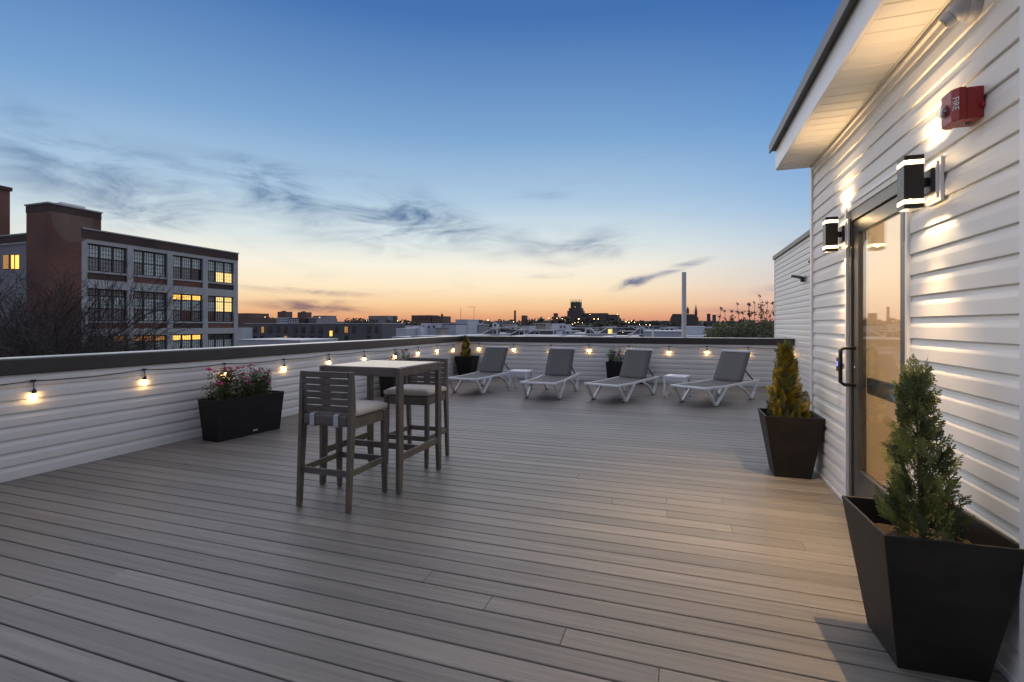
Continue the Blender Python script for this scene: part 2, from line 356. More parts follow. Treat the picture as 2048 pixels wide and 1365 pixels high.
# ---- deck with single boards
deck = bpy.data.objects.new('deck', None); COL.objects.link(deck); struct(deck)
MB().box(XL-.1, XW+.3, NEAR-.1, YB+.1, -.25, -.030).build('deck_substrate', 'subdeck', deck)
PITCH = .1385; Y0 = 1.969
joints = {}
for (u, v) in [(1223, 1007), (1333, 1003), (1446, 1007), (1333, 1033), (1465, 1064), (1612, 1099), (858, 1150), (979, 1202), (1128, 1268), (1318, 1346), (605, 1037), (1100, 812), (700, 940), (545, 905)]:
    x, y = floor_at(u, v); joints.setdefault(math.floor((y-Y0)/PITCH), []).append(x)
row = math.ceil((NEAR-Y0)/PITCH)
while Y0+(row+1)*PITCH < YB+.05:
    y0 = Y0+row*PITCH+.0035; y1 = y0+PITCH-.007
    xe = XR-.006 if (y0+y1)/2 < YC else XW-.006
    if row in joints: cut = sorted(joints[row])
    else:
        c = XL+.7+((row*1.37) % 3.4) if row % 3 else None
        cut = [c] if c else [XL+rnd.uniform(2.2, 5.2)]
    xs = [XL+.004]+[c for c in cut if XL+.3 < c < xe-.3]+[xe]
    for a, b in zip(xs, xs[1:]):
        c = .0045; dz_ = rnd.uniform(-.0008, .0008)
        prof = [(y0, -.025), (y1, -.025), (y1, -c+dz_), (y1-c*.35, -c*.35+dz_), (y1-c, dz_), (y0+c, dz_), (y0+c*.35, -c*.35+dz_), (y0, -c+dz_)]
        MB().extrude(prof, lambda t, p: (t, p[0], p[1]), a+.0015, b-.0015).build('board', 'deck', deck)
    row += 1

# ---- siding
CP = .1185
def course_profile(h=CP): # (out, up)
    return [(0, 0), (.0140, .001), (.0152, .004), (.0140, .064), (.0130, .070), (.0092, .082), (.0048, .096), (.0030, h-.006), (.0008, h-.004), (.0008, h+.001), (0, h+.001)]
def siding(parent, axis, plane, outdir, a0, a1, z0, z1, pieces=None, seedoff=0, holes=()):
    """courses on the plane axis=plane, running a0..a1, cut around holes (b0, b1, zlo, zhi)"""
    n = 0; z = z0
    while z < z1-.01:
        top = min(z+CP, z1); prof = course_profile()
        if top < z+CP-1e-4: prof = [(o, min(q, top-z)) for o, q in prof]
        segs = [(a0, a1)]
        for (b0, b1, zl, zh) in holes:
            if z+CP*.5 > zl and z+CP*.5 < zh:
                segs = [t for s_ in segs for t in ((s_[0], min(s_[1], b0)), (max(s_[0], b1), s_[1])) if t[1]-t[0] > .02]
        for (s0, s1) in segs:
            cuts = [s0]; step = 3.66; k = s0+step*(.35+.31*((n//2+seedoff) % 3))
            while k < s1-.4: cuts.append(k); k += step
            cuts.append(s1)
            for i, (c0, c1) in enumerate(zip(cuts, cuts[1:])):
                o = .0 if i % 2 == 0 else .0014
                e0 = .0 if i == 0 else -.02*(i % 2); e1 = .02*(i % 2) if i < len(cuts)-2 else 0
                if axis == 'X': f = lambda t, p, z=z, o=o: (plane+outdir*(p[0]+o), t, z+p[1])
                else: f = lambda t, p, z=z, o=o: (t, plane+outdir*(p[0]+o), z+p[1])
                MB().extrude(prof, f, c0+e0, c1+e1).build('siding_course', 'siding_y' if axis == 'X' else 'siding_x', parent)
        z += CP; n += 1

CAPZ, CAPB = 1.10, .952
pl = thing('parapet_wall', 'long white sided parapet with dark cap running along the left side of the deck', 'parapet', (0, 0, 0))
MB().box(XL-.20, XL-.001, NEAR, YB+.20, -.24, CAPB+.05).build('core', 'white_trim', pl)
siding(pl, 'X', XL, 1, NEAR, YB-.02, .012, CAPB+.03)
MB().box(XL-.235, XL+.035, NEAR, YB+.235, CAPB, CAPZ).build('cap', 'cap_dark', pl, bevel=.012)
MB().box(XL-.232, XL+.022, NEAR, YB+.232, CAPZ+.001, CAPZ+.006).build('flashing', 'flashing', pl)
MB().box(XL, XL+.02, YB-.022, YB-.002, .01, CAPB).build('corner_trim', 'white_trim', pl)
MB().box(XL, XL+.018, NEAR, YB-.03, .0015, .012).build('starter_strip', 'white_trim', pl)
pb = thing('parapet_wall', 'white sided parapet with dark cap across the far end of the deck behind the loungers', 'parapet', (0, 0, 0))
MB().box(XL+.001, XW+.02, YB+.001, YB+.20, -.24, CAPB+.05).build('core', 'white_trim', pb)
siding(pb, 'Y', YB, -1, XL+.022, XW-.03, .012, CAPB+.03)
MB().box(XL+.0355, XW-.012, YB-.035, YB+.235, CAPB-.001, CAPZ-.001).build('cap', 'cap_dark', pb, bevel=.012)
MB().box(XL+.023, XW-.014, YB-.022, YB+.232, CAPZ, CAPZ+.0055).build('flashing', 'flashing', pb)
MB().box(XW-.03, XW-.003, YB-.022, YB-.002, .01, CAPB-.002).build('corner_trim', 'white_trim', pb)
MB().box(XL+.03, XW-.04, YB-.018, YB, .0015, .0118).build('starter_strip', 'white_trim', pb)
# the block of flats the deck sits on
blk = tag(MB().box(XL-.18, XW+6, NEAR-.05, YB+.18, GZ, -.255).build('apartment_block', 'stucco_grey'), 'lower storeys of the block that carries the roof deck', 'building')

# ---- stair house with the door
DY0, DY1, DZT = 3.395, 4.435, 2.29
ZS = 2.975      # soffit height
XE = .93        # outer edge of the soffit
sh = thing('stair_house', 'white sided stair house with dark framed glass door and overhanging eave', 'building', (0, 0, 0))
NW = -1.2
siding(sh, 'X', XR, -1, 2.380, YC-.03, .03, ZS-.03, holes=[(DY0-.035, DY1+.035, -1, DZT+.035)])
siding(sh, 'X', XR, -1, NW, 2.298, .03, ZS-.03, seedoff=1)
MB().box(XR-.034, XR, 2.30, 2.378, .012, ZS-.03).build('corner_trim', 'white_trim', sh, bevel=.003)
MB().box(XR-.030, XR+.03, YC-.030, YC+.030, .012, ZS-.002).build('corner_trim', 'white_trim', sh, bevel=.004)
MB().box(XR-.020, XR, NW, 2.298, .002, .030).build('starter_strip', 'white_trim', sh)
MB().box(XR-.020, XR, 2.38, DY0-.04, .0021, .030).build('starter_strip', 'white_trim', sh)
MB().box(XR-.020, XR, DY1+.04, YC-.031, .0022, .030).build('starter_strip', 'white_trim', sh)
for (a, b, c, d) in ((DY0-.034, DY0-.004, .01, DZT+.03), (DY1+.004, DY1+.034, .01, DZT+.03)):
    MB().box(XR-.026, XR+.01, a, b, c, d).build('door_trim', 'white_trim', sh)
MB().box(XR-.0261, XR+.01, DY0-.034, DY1+.034, DZT+.0302, DZT+.05).build('door_trim', 'white_trim', sh)
# walls behind the siding, with the door opening
w = MB(); w.box(XR+.001, XR+.12, NW, DY0-.004, -.02, ZS+.2); w.box(XR+.001, XR+.12, DY1+.004, YC-.001, -.02, ZS+.2); w.box(XR+.0011, XR+.119, DY0-.004, DY1+.004, DZT+.004, ZS+.2); w.build('wall', 'white_trim', sh)
MB().box(XR+.1, 5.4, YC-.12, YC-.0005, -.02, ZS+.2).build('wall', 'white_trim', sh)
siding(sh, 'Y', YC, 1, XR+.032, XW-.02, .03, ZS-.03)
# soffit, frieze, fascia, roof edge
ys = YC+.02-.004; PW = .128
while ys > NW:
    a = max(NW, ys-PW); prof = [(a+.004, 0), (a+.012, -.010), (ys-.002, -.010), (ys, -.006), (ys, .008), (a+.004, .008)]
    MB().extrude(prof, lambda t, p: (t, p[0], ZS+p[1]), XE+.012, XR-.036).build('soffit_panel', 'soffit', sh); ys -= PW
MB().box(XE+.01, XR, NW, YC+.02, ZS+.009, ZS+.03).build('soffit_backing', 'white_trim', sh)
prof = [(0, 0), (-.034, 0), (-.034, -.012), (-.022, -.018), (-.022, -.034), (-.030, -.040), (-.030, -.052), (-.012, -.06), (0, -.06)]
MB().extrude(prof, lambda t, p: (XR+p[0], t, ZS+p[1]), NW, YC-.031).build('frieze_moulding', 'soffit', sh)
MB().box(XE-.012, XE+.010, NW, YC+.022, ZS-.012, ZS+.19).build('fascia', 'white_trim', sh, bevel=.002)
MB().box(XE+.0102, XR+.1, YC+.0205, YC+.034, ZS-.011, ZS+.19).build('end_board', 'white_trim', sh)
rf = MB().box(XE-.045, XR+4.2, NW, YC+.06, ZS+.205, ZS+.235).build('roof', 'roof_metal', sh)
MB().box(XE-.062, XE-.047, NW, YC+.062, ZS+.178, ZS+.262).build('drip_edge', 'roof_metal', rf)
MB().box(XE-.046, XE+.06, NW, YC+.05, ZS+.192, ZS+.2045).build('shadow_board', 'roof_metal', rf)
# door
XD = XR+.012
dr = MB()
dr.box(XD-.02, XD+.08, DY0, DY0+.05, .012, DZT); dr.box(XD-.02, XD+.08, DY1-.05, DY1, .012, DZT); dr.box(XD-.019, XD+.079, DY0+.05, DY1-.05, DZT-.088, DZT)
door = dr.build('door', 'bronze', sh, bevel=.003)
lf = MB(); GY0, GY1, GZ0, GZ1 = 3.551, 4.278, .33, 2.10
lf.box(XD-.004, XD+.04, DY0+.054, GY0, .02, DZT-.094); lf.box(XD-.004, XD+.04, GY1, DY1-.054, .02, DZT-.094); lf.box(XD-.0035, XD+.0395, GY0, GY1, .02, GZ0); lf.box(XD-.0035, XD+.0395, GY0, GY1, GZ1, DZT-.094)
lf.build('door_leaf', 'bronze', door, bevel=.003)
MB().box(XD+.012, XD+.020, GY0, GY1, GZ0, GZ1).build('glass_pane', 'glass', door)
MB().box(XD+.055, XD+.085, GY0-.05, GY1+.02, .90, 1.02).build('push_bar', 'dark_grey', door, bevel=.006)
MB().tube([(XD-.004, 4.345, 1.235), (XD-.075, 4.345, 1.235), (XD-.10, 4.345, 1.215), (XD-.10, 4.345, .975), (XD-.075, 4.345, .955), (XD-.004, 4.345, .955)], .014, 10).build('pull_handle', 'black_metal', door, smooth=True)
MB().lathe([(.016, -.004), (.016, -.012), (.008, -.014)], (XD-.004+.004, 4.335, 1.085), 14, 'X').build('lock_cylinder', 'steel', door)
MB().box(XD-.032, XD-.0205, 3.415, 3.44, 1.90, 2.06).build('door_contact', 'black_metal', door)
MB().box(XD-.03, XD+.1, DY0, DY1, .001, .0115).build('threshold', 'steel', door)
# lit lobby behind the door
lb = MB()
lb.box(4.1, 4.15, 2.2, 5.36, 0, 2.7); lb.box(XR+.125, 4.1, 5.30, 5.36, 0, 2.7); lb.box(XR+.125, 4.1, 2.2, 2.26, 0, 2.7)
lb.build('lobby_wall', 'tan_wall', sh)
MB().box(XR+.125, 4.1, 2.26, 5.30, -.02, -.002).build('lobby_floor', 'tan_wall', sh)
MB().box(XR+.125, 4.15, 2.2, 5.36, 2.701, 2.75).build('lobby_ceiling', 'white_trim', sh)
MB().box(3.2, 3.3, 4.9, 5.299, 0, 2.3).build('lobby_post', 'dark_grey', sh)
def point(name, loc, watts, col, rad, parent=None, kind='POINT'):
    l = bpy.data.lights.new(name, kind); l.energy = watts; l.color = col; l.shadow_soft_size = rad
    o = bpy.data.objects.new(name, l); COL.objects.link(o); o.location = loc
    if parent: o.parent = parent
    return o
lc = thing('ceiling_lamp', 'round lit lamp on the lobby ceiling behind the glass door', 'lamp', (2.7, 3.9, 2.695))
MB().lathe([(.12, 0), (.13, -.02), (.10, -.04)], (0, 0, 0), 20).build('diffuser', 'led', lc)
point('lobby_light', (0, 0, -.08), 92, (1, .80, .56), .08, lc)

# ---- wing wall at the back right
wg = thing('side_wing', 'tall plain white sided wing at the far right end of the deck', 'building', (0, 0, 0))
YF, ZW = 14.85, 3.275
siding(wg, 'X', XW, -1, YC+.02, YF-.03, .012, ZW-.10)
MB().box(XW+.001, 5.4, YC+.001, YF-.001, -.02, ZW-.01).build('wall', 'white_trim', wg)
MB().box(XW+.001, 5.4, YB+.19, YF-.002, GZ, -.021).build('lower_wall', 'stucco_grey', wg)
MB().box(XW-.022, XW+.03, YF-.030, YF+.02, -2.6, ZW-.10).build('corner_trim', 'white_trim', wg)
MB().box(XW-.055, 5.45, YC+.07, YF+.06, ZW-.10, ZW).build('coping', 'roof_metal', wg, bevel=.004)
siding(wg, 'X', XW, -1, YB+.24, YF-.03, -2.2, .01)

# ------------------------------------------------------------------ wall fittings
def sconce(loc, label):
    t = thing('wall_sconce', label, 'wall light', loc, 0, 'up and down lights beside the door')
    # origin on the wall plane at the middle of the block; -x is out of the wall
    MB().box(-.030, -.014, -.075, .075, -.11, .11).build('mounting_block', 'white_trim', t, bevel=.004)
    MB().box(-.040, -.0302, -.058, .058, -.092, .092).build('mounting_rim', 'white_trim', t, bevel=.003)
    MB().box(-.058, -.0402, -.05, .05, -.062, .062).build('back_plate', 'black_metal', t, bevel=.006)
    MB().box(-.0825, -.0582, -.02, .02, -.02, .02).build('arm', 'black_metal', t)
    cx_, h, s_ = -.126, .135, .0425
    def ring(z0, z1, name, m, th=.004):
        b = MB()
        for (x0, x1, y0, y1) in ((cx_-s_, cx_-s_+th, -s_, s_), (cx_+s_-th, cx_+s_, -s_, s_), (cx_-s_+th, cx_+s_-th, -s_, -s_+th), (cx_-s_+th, cx_+s_-th, s_-th, s_)):
            b.box(x0, x1, y0, y1, z0, z1)
        return b.build(name, m, t)
    ring(h-.024, h, 'collar', 'black_metal'); ring(-h, -h+.024, 'collar', 'black_metal')
    ring(h-.046, h-.0242, 'clear_band', 'acrylic'); ring(-h+.0242, -h+.046, 'clear_band', 'acrylic')
    MB().box(cx_-s_, cx_+s_, -s_, s_, -h+.0462, h-.0462).build('housing', 'black_metal', t, bevel=.002)
    for sg in (1, -1):
        zz = sg*(h-.044)
        MB().lathe([(.022, 0), (.022, sg*.002)], (cx_, 0, zz), 14).build('led_disc', 'led', t)
        MB().box(cx_-s_+.005, cx_+s_-.005, -s_+.005, s_-.005, sg*(h-.004)-.001, sg*(h-.004)+.001).build('end_lens', 'lens_clear', t)
        point('sconce_light', (cx_, 0, sg*(h-.030)), 4.5, (1, .74, .44), .008, t)
        sp = point('sconce_beam', (cx_, 0, sg*(h-.036)), 150, (1, .64, .32), .012, t, 'SPOT'); sp.data.spot_size = R(92); sp.data.spot_blend = 1.0; sp.rotation_euler = (0, R(23), 0)
        if sg > 0: sp.rotation_euler = (math.pi, R(10), 0); sp.data.energy = 20
    MB().lathe([(.004, -s_-.001), (.004, -s_-.003)], (cx_, 0, .0), 8, 'X').build('screw', 'steel', t)
    return t
sconce((XR, 3.05, 2.137), 'black square up and down wall light nearest the camera, right of the door')
sconce((XR, 4.46, 2.118), 'black square up and down wall light left of the door, farther away')

fa = thing('fire_alarm', 'red fire alarm box with clear strobe on the white wall', 'fire alarm', (XR-.014, 2.70, 2.375))
MB().box(-.062, 0, -.058, .058, -.072, .066).build('back_box', 'red_plastic', fa, bevel=.006)
pr = [(-.0625, -.062), (-.0625, .062), (-.088, .062), (-.108, .048), (-.108, -.040), (-.088, -.062)]
MB().extrude(pr, lambda t, p: (p[0], p[1], t), -.074, .068).build('front_cover', 'red_plastic', fa, bevel=.003)
mw = Matrix.Translation((-.0985, -.0535, 0)) @ Matrix.Rotation(R(-45), 4, 'Z') @ Matrix.Rotation(R(90), 4, 'X') @ Matrix.Rotation(R(-90), 4, 'Z')
text_mesh('fire_lettering', 'FIRE', .032, 'letter_white', fa, mw)
MB().lathe([(.030, -.108), (.029, -.118), (.022, -.132), (.010, -.139)], (0, .004, -.012), 18, 'X').build('strobe_dome', 'lens_clear', fa, smooth=True)
b = MB(); b.box(-.128, -.109, -.004, .012, -.030, .006); b.box(-.122, -.1095, -.014, .022, -.016, -.008); b.build('strobe_lamp', 'steel', fa)
MB().box(-.014, -.004, -.070, -.0585, -.03, -.008).build('mounting_lug', 'red_plastic', fa)
MB().lathe([(.012, 0), (.012, -.004)], (-.03, .0, -.0722), 14).build('knockout', 'dark_grey', fa)

dc = thing('security_camera', 'white turret security camera under the eave above the alarm', 'security camera', (XR-.014, 2.70, 2.815))
MB().lathe([(.060, 0), (.062, -.012), (.058, -.03), (.050, -.042)], (0, 0, 0), 28, 'X').build('base', 'camera_grey', dc, smooth=True)
def ball(mbx, c, r, n=18, m=12, sq=(1, 1, 1)):
    b0 = len(mbx.v)
    for i in range(m+1):
        p = math.pi*i/m
        for j in range(n):
            t = 2*math.pi*j/n; mbx.v.append((c[0]+sq[0]*r*math.sin(p)*math.cos(t), c[1]+sq[1]*r*math.sin(p)*math.sin(t), c[2]+sq[2]*r*math.cos(p)))
    for i in range(m):
        for j in range(n): mbx.f.append((b0+i*n+j, b0+(i+1)*n+j, b0+(i+1)*n+(j+1) % n, b0+i*n+(j+1) % n))
    return mbx
ball(MB(), (-.058, .0, -.004), .047).build('turret', 'camera_grey', dc, smooth=True)
dv = Vector((-.7, .45, -.55)).normalized(); c0 = Vector((-.058, 0, -.004))
MB().tube([c0+dv*.035, c0+dv*.066], [.036, .033], 20).build('lens_barrel', 'camera_grey', dc, smooth=False)
MB().tube([c0+dv*.0655, c0+dv*.068], [.028, .026], 20).build('lens', 'black_metal', dc)

cr = thing('card_reader', 'small black entry reader with violet light left of the door handle', 'card reader', (XR-.014, 4.60, 1.09))
MB().box(-.028, 0, -.032, .032, -.055, .055).build('body', 'black_metal', cr, bevel=.004)
MB().box(-.0300, -.0282, -.016, .016, -.012, .026).build('keypad_light', 'reader_light', cr)

sf = thing('security_floodlight', 'black twin head security floodlight high on the far wing wall', 'floodlight', (XW-.014, 11.45, 2.36))
MB().box(-.022, 0, -.05, .05, -.07, .07).build('back_plate', 'camera_grey', sf, bevel=.004)
MB().box(-.09, -.0222, -.045, .03, -.065, .005).build('body', 'black_metal', sf, bevel=.008)
MB().bar((-.05, .02, .02), (-.19, .19, .075), .10, .05).build('lamp_head', 'black_metal', sf, bevel=.006)
MB().bar((-.05, -.05, .0), (-.15, -.12, .03), .08, .045).build('lamp_head', 'black_metal', sf, bevel=.006)
s2 = thing('wall_sensor', 'tiny dark sensor near the top of the far wing wall', 'sensor', (XW-.014, 10.98, 2.66))
MB().box(-.03, 0, -.03, .03, -.04, .04).build('body', 'dark_grey', s2, bevel=.004)
ball(MB(), (-.034, 0, -.01), .022, 12, 8).build('sensor_eye', 'black_metal', s2, smooth=True)
ob = thing('outlet_box', 'dark weatherproof outlet box in the corner under the last string bulb', 'outlet box', (XW-.014, 12.20, .54))
MB().box(-.012, 0, -.07, .07, -.09, .09).build('plate', 'dark_grey', ob, bevel=.003)
MB().box(-.085, -.0122, -.05, .05, -.062, .062).build('cover', 'slate_grey', ob, bevel=.008)
MB().tube([(-.05, 0, -.0622), (-.05, 0, -.3), (-.035, 0, -.53)], .005, 6).build('cable', 'cord', ob)

# ------------------------------------------------------------------ string lights
def bulb_parts(parent, p, out):
    """p: hanging point on the cord; out: unit vector away from the wall"""
    x, y, z = p; ox, oy = out
    hg = MB().tube([(x, y, z+.004), (x+ox*.006, y+oy*.006, z-.03), (x+ox*.010, y+oy*.010, z-.075)], .0035, 6).build('hanger', 'cord', parent)
    MB().box(x-.02 if oy else x-.006, x+.02 if oy else x+.006, y-.006 if oy else y-.02, y+.006 if oy else y+.02, z-.010, z+.010).build('clip', 'cord', hg)
    bx_, by_ = x+ox*.012, y+oy*.012
    so_ = MB().lathe([(.006, 0), (.012, -.012), (.017, -.022), (.019, -.040), (.018, -.046)], (bx_, by_, z-.072), 12).build('socket', 'socket', parent, smooth=False)
    MB().lathe([(.011, 0), (.0125, -.010), (.018, -.026), (.0195, -.038), (.0145, -.052), (.005, -.058)], (bx_, by_, z-.1182), 12).build('bulb', 'bulb', so_, smooth=True)
def light_string(label, pts, wallaxis, ends):
    t = thing('string_light', label, 'string light', (0, 0, 0))
    path = []
    allp = [ends[0]]+pts+[ends[1]]
    for a, b in zip(allp, allp[1:]):
        for k in range(8):
            f = k/8; sag = -.018*4*f*(1-f)*rnd.uniform(.9, 1.1)
            path.append(tuple(a[i]+(b[i]-a[i])*f+(sag if i == 2 else 0) for i in range(3)))
    path.append(allp[-1]); MB().tube(path, .0042, 6).build('cord', 'cord', t)
    for p in pts: bulb_parts(t, p, (1, 0) if wallaxis == 'X' else (0, -1))
    return t
xl = XL+.022; yb_ = YB-.024
lys = [.9, 1.9, 2.90, 3.905, 4.94, 5.975, 6.995, 8.0, 9.08, 10.05, 11.0, 11.93]
light_string('black cord with glowing bulbs strung along the left parapet', [(xl, y, .895+.012*math.sin(y*1.9)) for y in lys], 'X', ((xl, -.2, .87), (xl, YB-.05, .945)))
bxs = [-5.19, -4.18, -3.15, -2.157, -1.165, -.224, .63, 1.505, 2.34]
st = light_string('black cord with glowing bulbs strung along the far parapet behind the loungers', [(x, yb_, .895+.010*math.sin(x*2.3)) for x in bxs], 'Y', ((XL+.05, yb_, .945), (XW-.05, yb_, .90)))
MB().bar((-.98, yb_-.004, .893), (-.90, yb_-.004, .892), .016, .024).build('connector', 'white_resin', st, bevel=.003)

# ------------------------------------------------------------------ bar table and stools
def bar_table():
    t = thing('bar_table', 'square grey wooden bar table with slatted top between two stools', 'table', (-2.60, 3.93, 0))
    hx, hy, zt = .405, .385, 1.052
    for sx in (-1, 1):
        for sy in (-1, 1):
            xo, xi = sx*hx, sx*(hx-.036)
            y_top = (sy*hy, sy*(hy-.075)); y_bot = (sy*hy, sy*(hy-.052))
            zk = .28
            prof = [(y_bot[0], .004), (y_bot[1], .004), (y_top[1], zk), (y_top[1], zt-.003), (y_top[0], zt-.003)]
            lg = MB().extrude(prof, lambda a, p: (a, p[0], p[1]), min(xo, xi), max(xo, xi)).build('leg', 'grey_wood', t, bevel=.006)
            MB().lathe([(.012, 0), (.012, .005)], ((xo+xi)/2, sy*(hy-.026), 0), 10).build('glide', 'rubber', lg)
    for sy in (-1, 1):
        y = sy*(hy-.0185)
        MB().box(-hx+.038, hx-.038, y-.0165, y+.0165, zt-.078, zt).build('apron', 'grey_wood', t, bevel=.008, seg=3)
    for sx in (-1, 1):
        x = sx*(hx-.018)
        MB().box(x-.0165, x+.0165, -hy+.077, hy-.077, zt-.078, zt-.001).build('apron', 'grey_wood', t, bevel=.006)
        MB().box(x-.012, x+.012, -hy+.06, hy-.06, .265, .325).build('side_stretcher', 'grey_wood', t, bevel=.003)
    MB().box(-hx+.032, hx-.032, -.012, .012, .266, .322).build('cross_stretcher', 'grey_wood', t, bevel=.003)
    n = 8; y = -hy+.040; wdt = (2*hy-.080)/n
    for i in range(n):
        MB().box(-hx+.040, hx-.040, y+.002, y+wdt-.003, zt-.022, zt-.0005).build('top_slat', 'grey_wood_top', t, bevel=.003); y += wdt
    return t
bar_table()
def bar_stool():
    t = thing('bar_stool', 'x', 'bar stool', (0, 0, 0))
    # local: back of the stool at -y, seat front at +y
    hw = .243
    for sx in (-1, 1):
        xo = sx*hw; x0, x1 = min(xo, xo-sx*.034), max(xo, xo-sx*.034)
        pr = [(-.262, .004), (-.222, .004), (-.205, .24), (-.170, .66), (-.166, .72), (-.188, 1.045), (-.196, 1.052), (-.216, 1.052), (-.222, 1.045), (-.236, .70)]
        lg = MB().extrude(pr, lambda a, p: (a, p[0], p[1]), x0, x1).build('rear_leg', 'grey_wood', t, bevel=.005)
        MB().lathe([(.011, 0), (.011, .005)], ((x0+x1)/2, -.242, 0), 10).build('glide', 'rubber', lg)
        pr = [(.226, .004), (.262, .004), (.262, .700), (.205, .700), (.205, .40)]
        lg = MB().extrude(pr, lambda a, p: (a, p[0], p[1]), x0, x1).build('front_leg', 'grey_wood', t, bevel=.005)
        MB().lathe([(.011, 0), (.011, .005)], ((x0+x1)/2, .244, 0), 10).build('glide', 'rubber', lg)
        xm = sx*(hw-.017)
        MB().box(xm-.011, xm+.011, -.206, .204, .615, .700).build('side_apron', 'grey_wood', t, bevel=.003)
        MB().box(xm-.010, xm+.010, -.214, .222, .258, .306).build('side_stretcher', 'grey_wood', t, bevel=.003)
    MB().box(-hw+.036, hw-.036, .226, .250, .615, .699).build('front_apron', 'grey_wood', t, bevel=.003)
    MB().box(-hw+.036, hw-.036, -.228, -.182, .632, .722).build('rear_apron', 'grey_wood', t, bevel=.018, seg=3)
    MB().box(-hw+.036, hw-.036, .228, .248, .259, .307).build('front_stretcher', 'grey_wood', t, bevel=.003)
    MB().box(-hw+.036, hw-.036, -.236, -.216, .259, .307).build('rear_stretcher', 'grey_wood', t, bevel=.003)
    for i in range(6):
        z0 = .742+i*.0525; f = lambda z: -.205-.012*(z-.74)/.3
        m = MB(); a, b_ = z0, z0+.0455
        m.hexa([(-hw+.035, f(a)-.011, a), (hw-.035, f(a)-.011, a), (hw-.035, f(a)+.011, a), (-hw+.035, f(a)+.011, a), (-hw+.035, f(b_)-.011, b_), (hw-.035, f(b_)-.011, b_), (hw-.035, f(b_)+.011, b_), (-hw+.035, f(b_)+.011, b_)])
        m.build('back_slat', 'grey_wood', t, bevel=.002)
        if i < 5: MB().box(-.035, .035, f(b_)-.006, f(b_)+.006, b_, b_+.007).build('slat_spacer', 'grey_wood', t)
    MB().box(-hw+.035, hw-.035, -.18, .225, .680, .701).build('seat_board', 'grey_wood', t)
    # cushion with soft crowned top
    m = MB(); nx, ny = 14, 14
    def P(i, j, top):
        u, v = i/nx*2-1, j/ny*2-1; e = (1-abs(u)**6)*(1-abs(v)**6)
        x = u*(hw+.004)*(1-.012*abs(v)**8); y = .040+v*.222*(1-.012*abs(u)**8)
        return (x, y, (.748+.026*e**.5) if top else (.712-.008*e**.5))
    for top in (1, 0):
        b0 = len(m.v)
        for i in range(nx+1):
            for j in range(ny+1): m.v.append(P(i, j, top))
        for i in range(nx):
            for j in range(ny):
                q = (b0+i*(ny+1)+j, b0+(i+1)*(ny+1)+j, b0+(i+1)*(ny+1)+j+1, b0+i*(ny+1)+j+1); m.f.append(q if top else q[::-1])
    off = (nx+1)*(ny+1)
    edge = [(i, 0) for i in range(nx)]+[(nx, j) for j in range(ny)]+[(i, ny) for i in range(nx, 0, -1)]+[(0, j) for j in range(ny, 0, -1)]
    ids = [i*(ny+1)+j for i, j in edge]
    for a, b_ in zip(ids, ids[1:]+ids[:1]): m.f.append((a, a+off, b_+off, b_))
    cu = m.build('cushion', 'cushion', t, smooth=True)
    for x in (-.115, .105):
        pth = [(x, -.168, .722), (x, -.185, .7265), (x, -.222, .7265), (x, -.2325, .715), (x, -.2325, .640), (x, -.222, .6275), (x, -.19, .6275)]
        s_ = MB()
        for a, b_ in zip(pth, pth[1:]): s_.bar(a, b_, .042, .0035, up=(0, 0, 1) if abs(a[2]-b_[2]) < .06 else (0, 1, 0))
        s_.build('strap', 'strap', cu)
    return t
s1 = bar_stool(); s1.location = (-2.575, 3.325, 0); s1.rotation_euler.z = R(0.5)
s1['label'] = 'grey wooden bar stool nearest the camera, its slatted back and cushion straps facing us'; s1['group'] = 'bar stools at the table'
s2_ = copy_tree(s1); s2_.location = (-2.585, 4.535, 0); s2_.rotation_euler.z = R(181.5)
s2_['label'] = 'grey wooden bar stool on the far side of the bar table, cushion facing us'

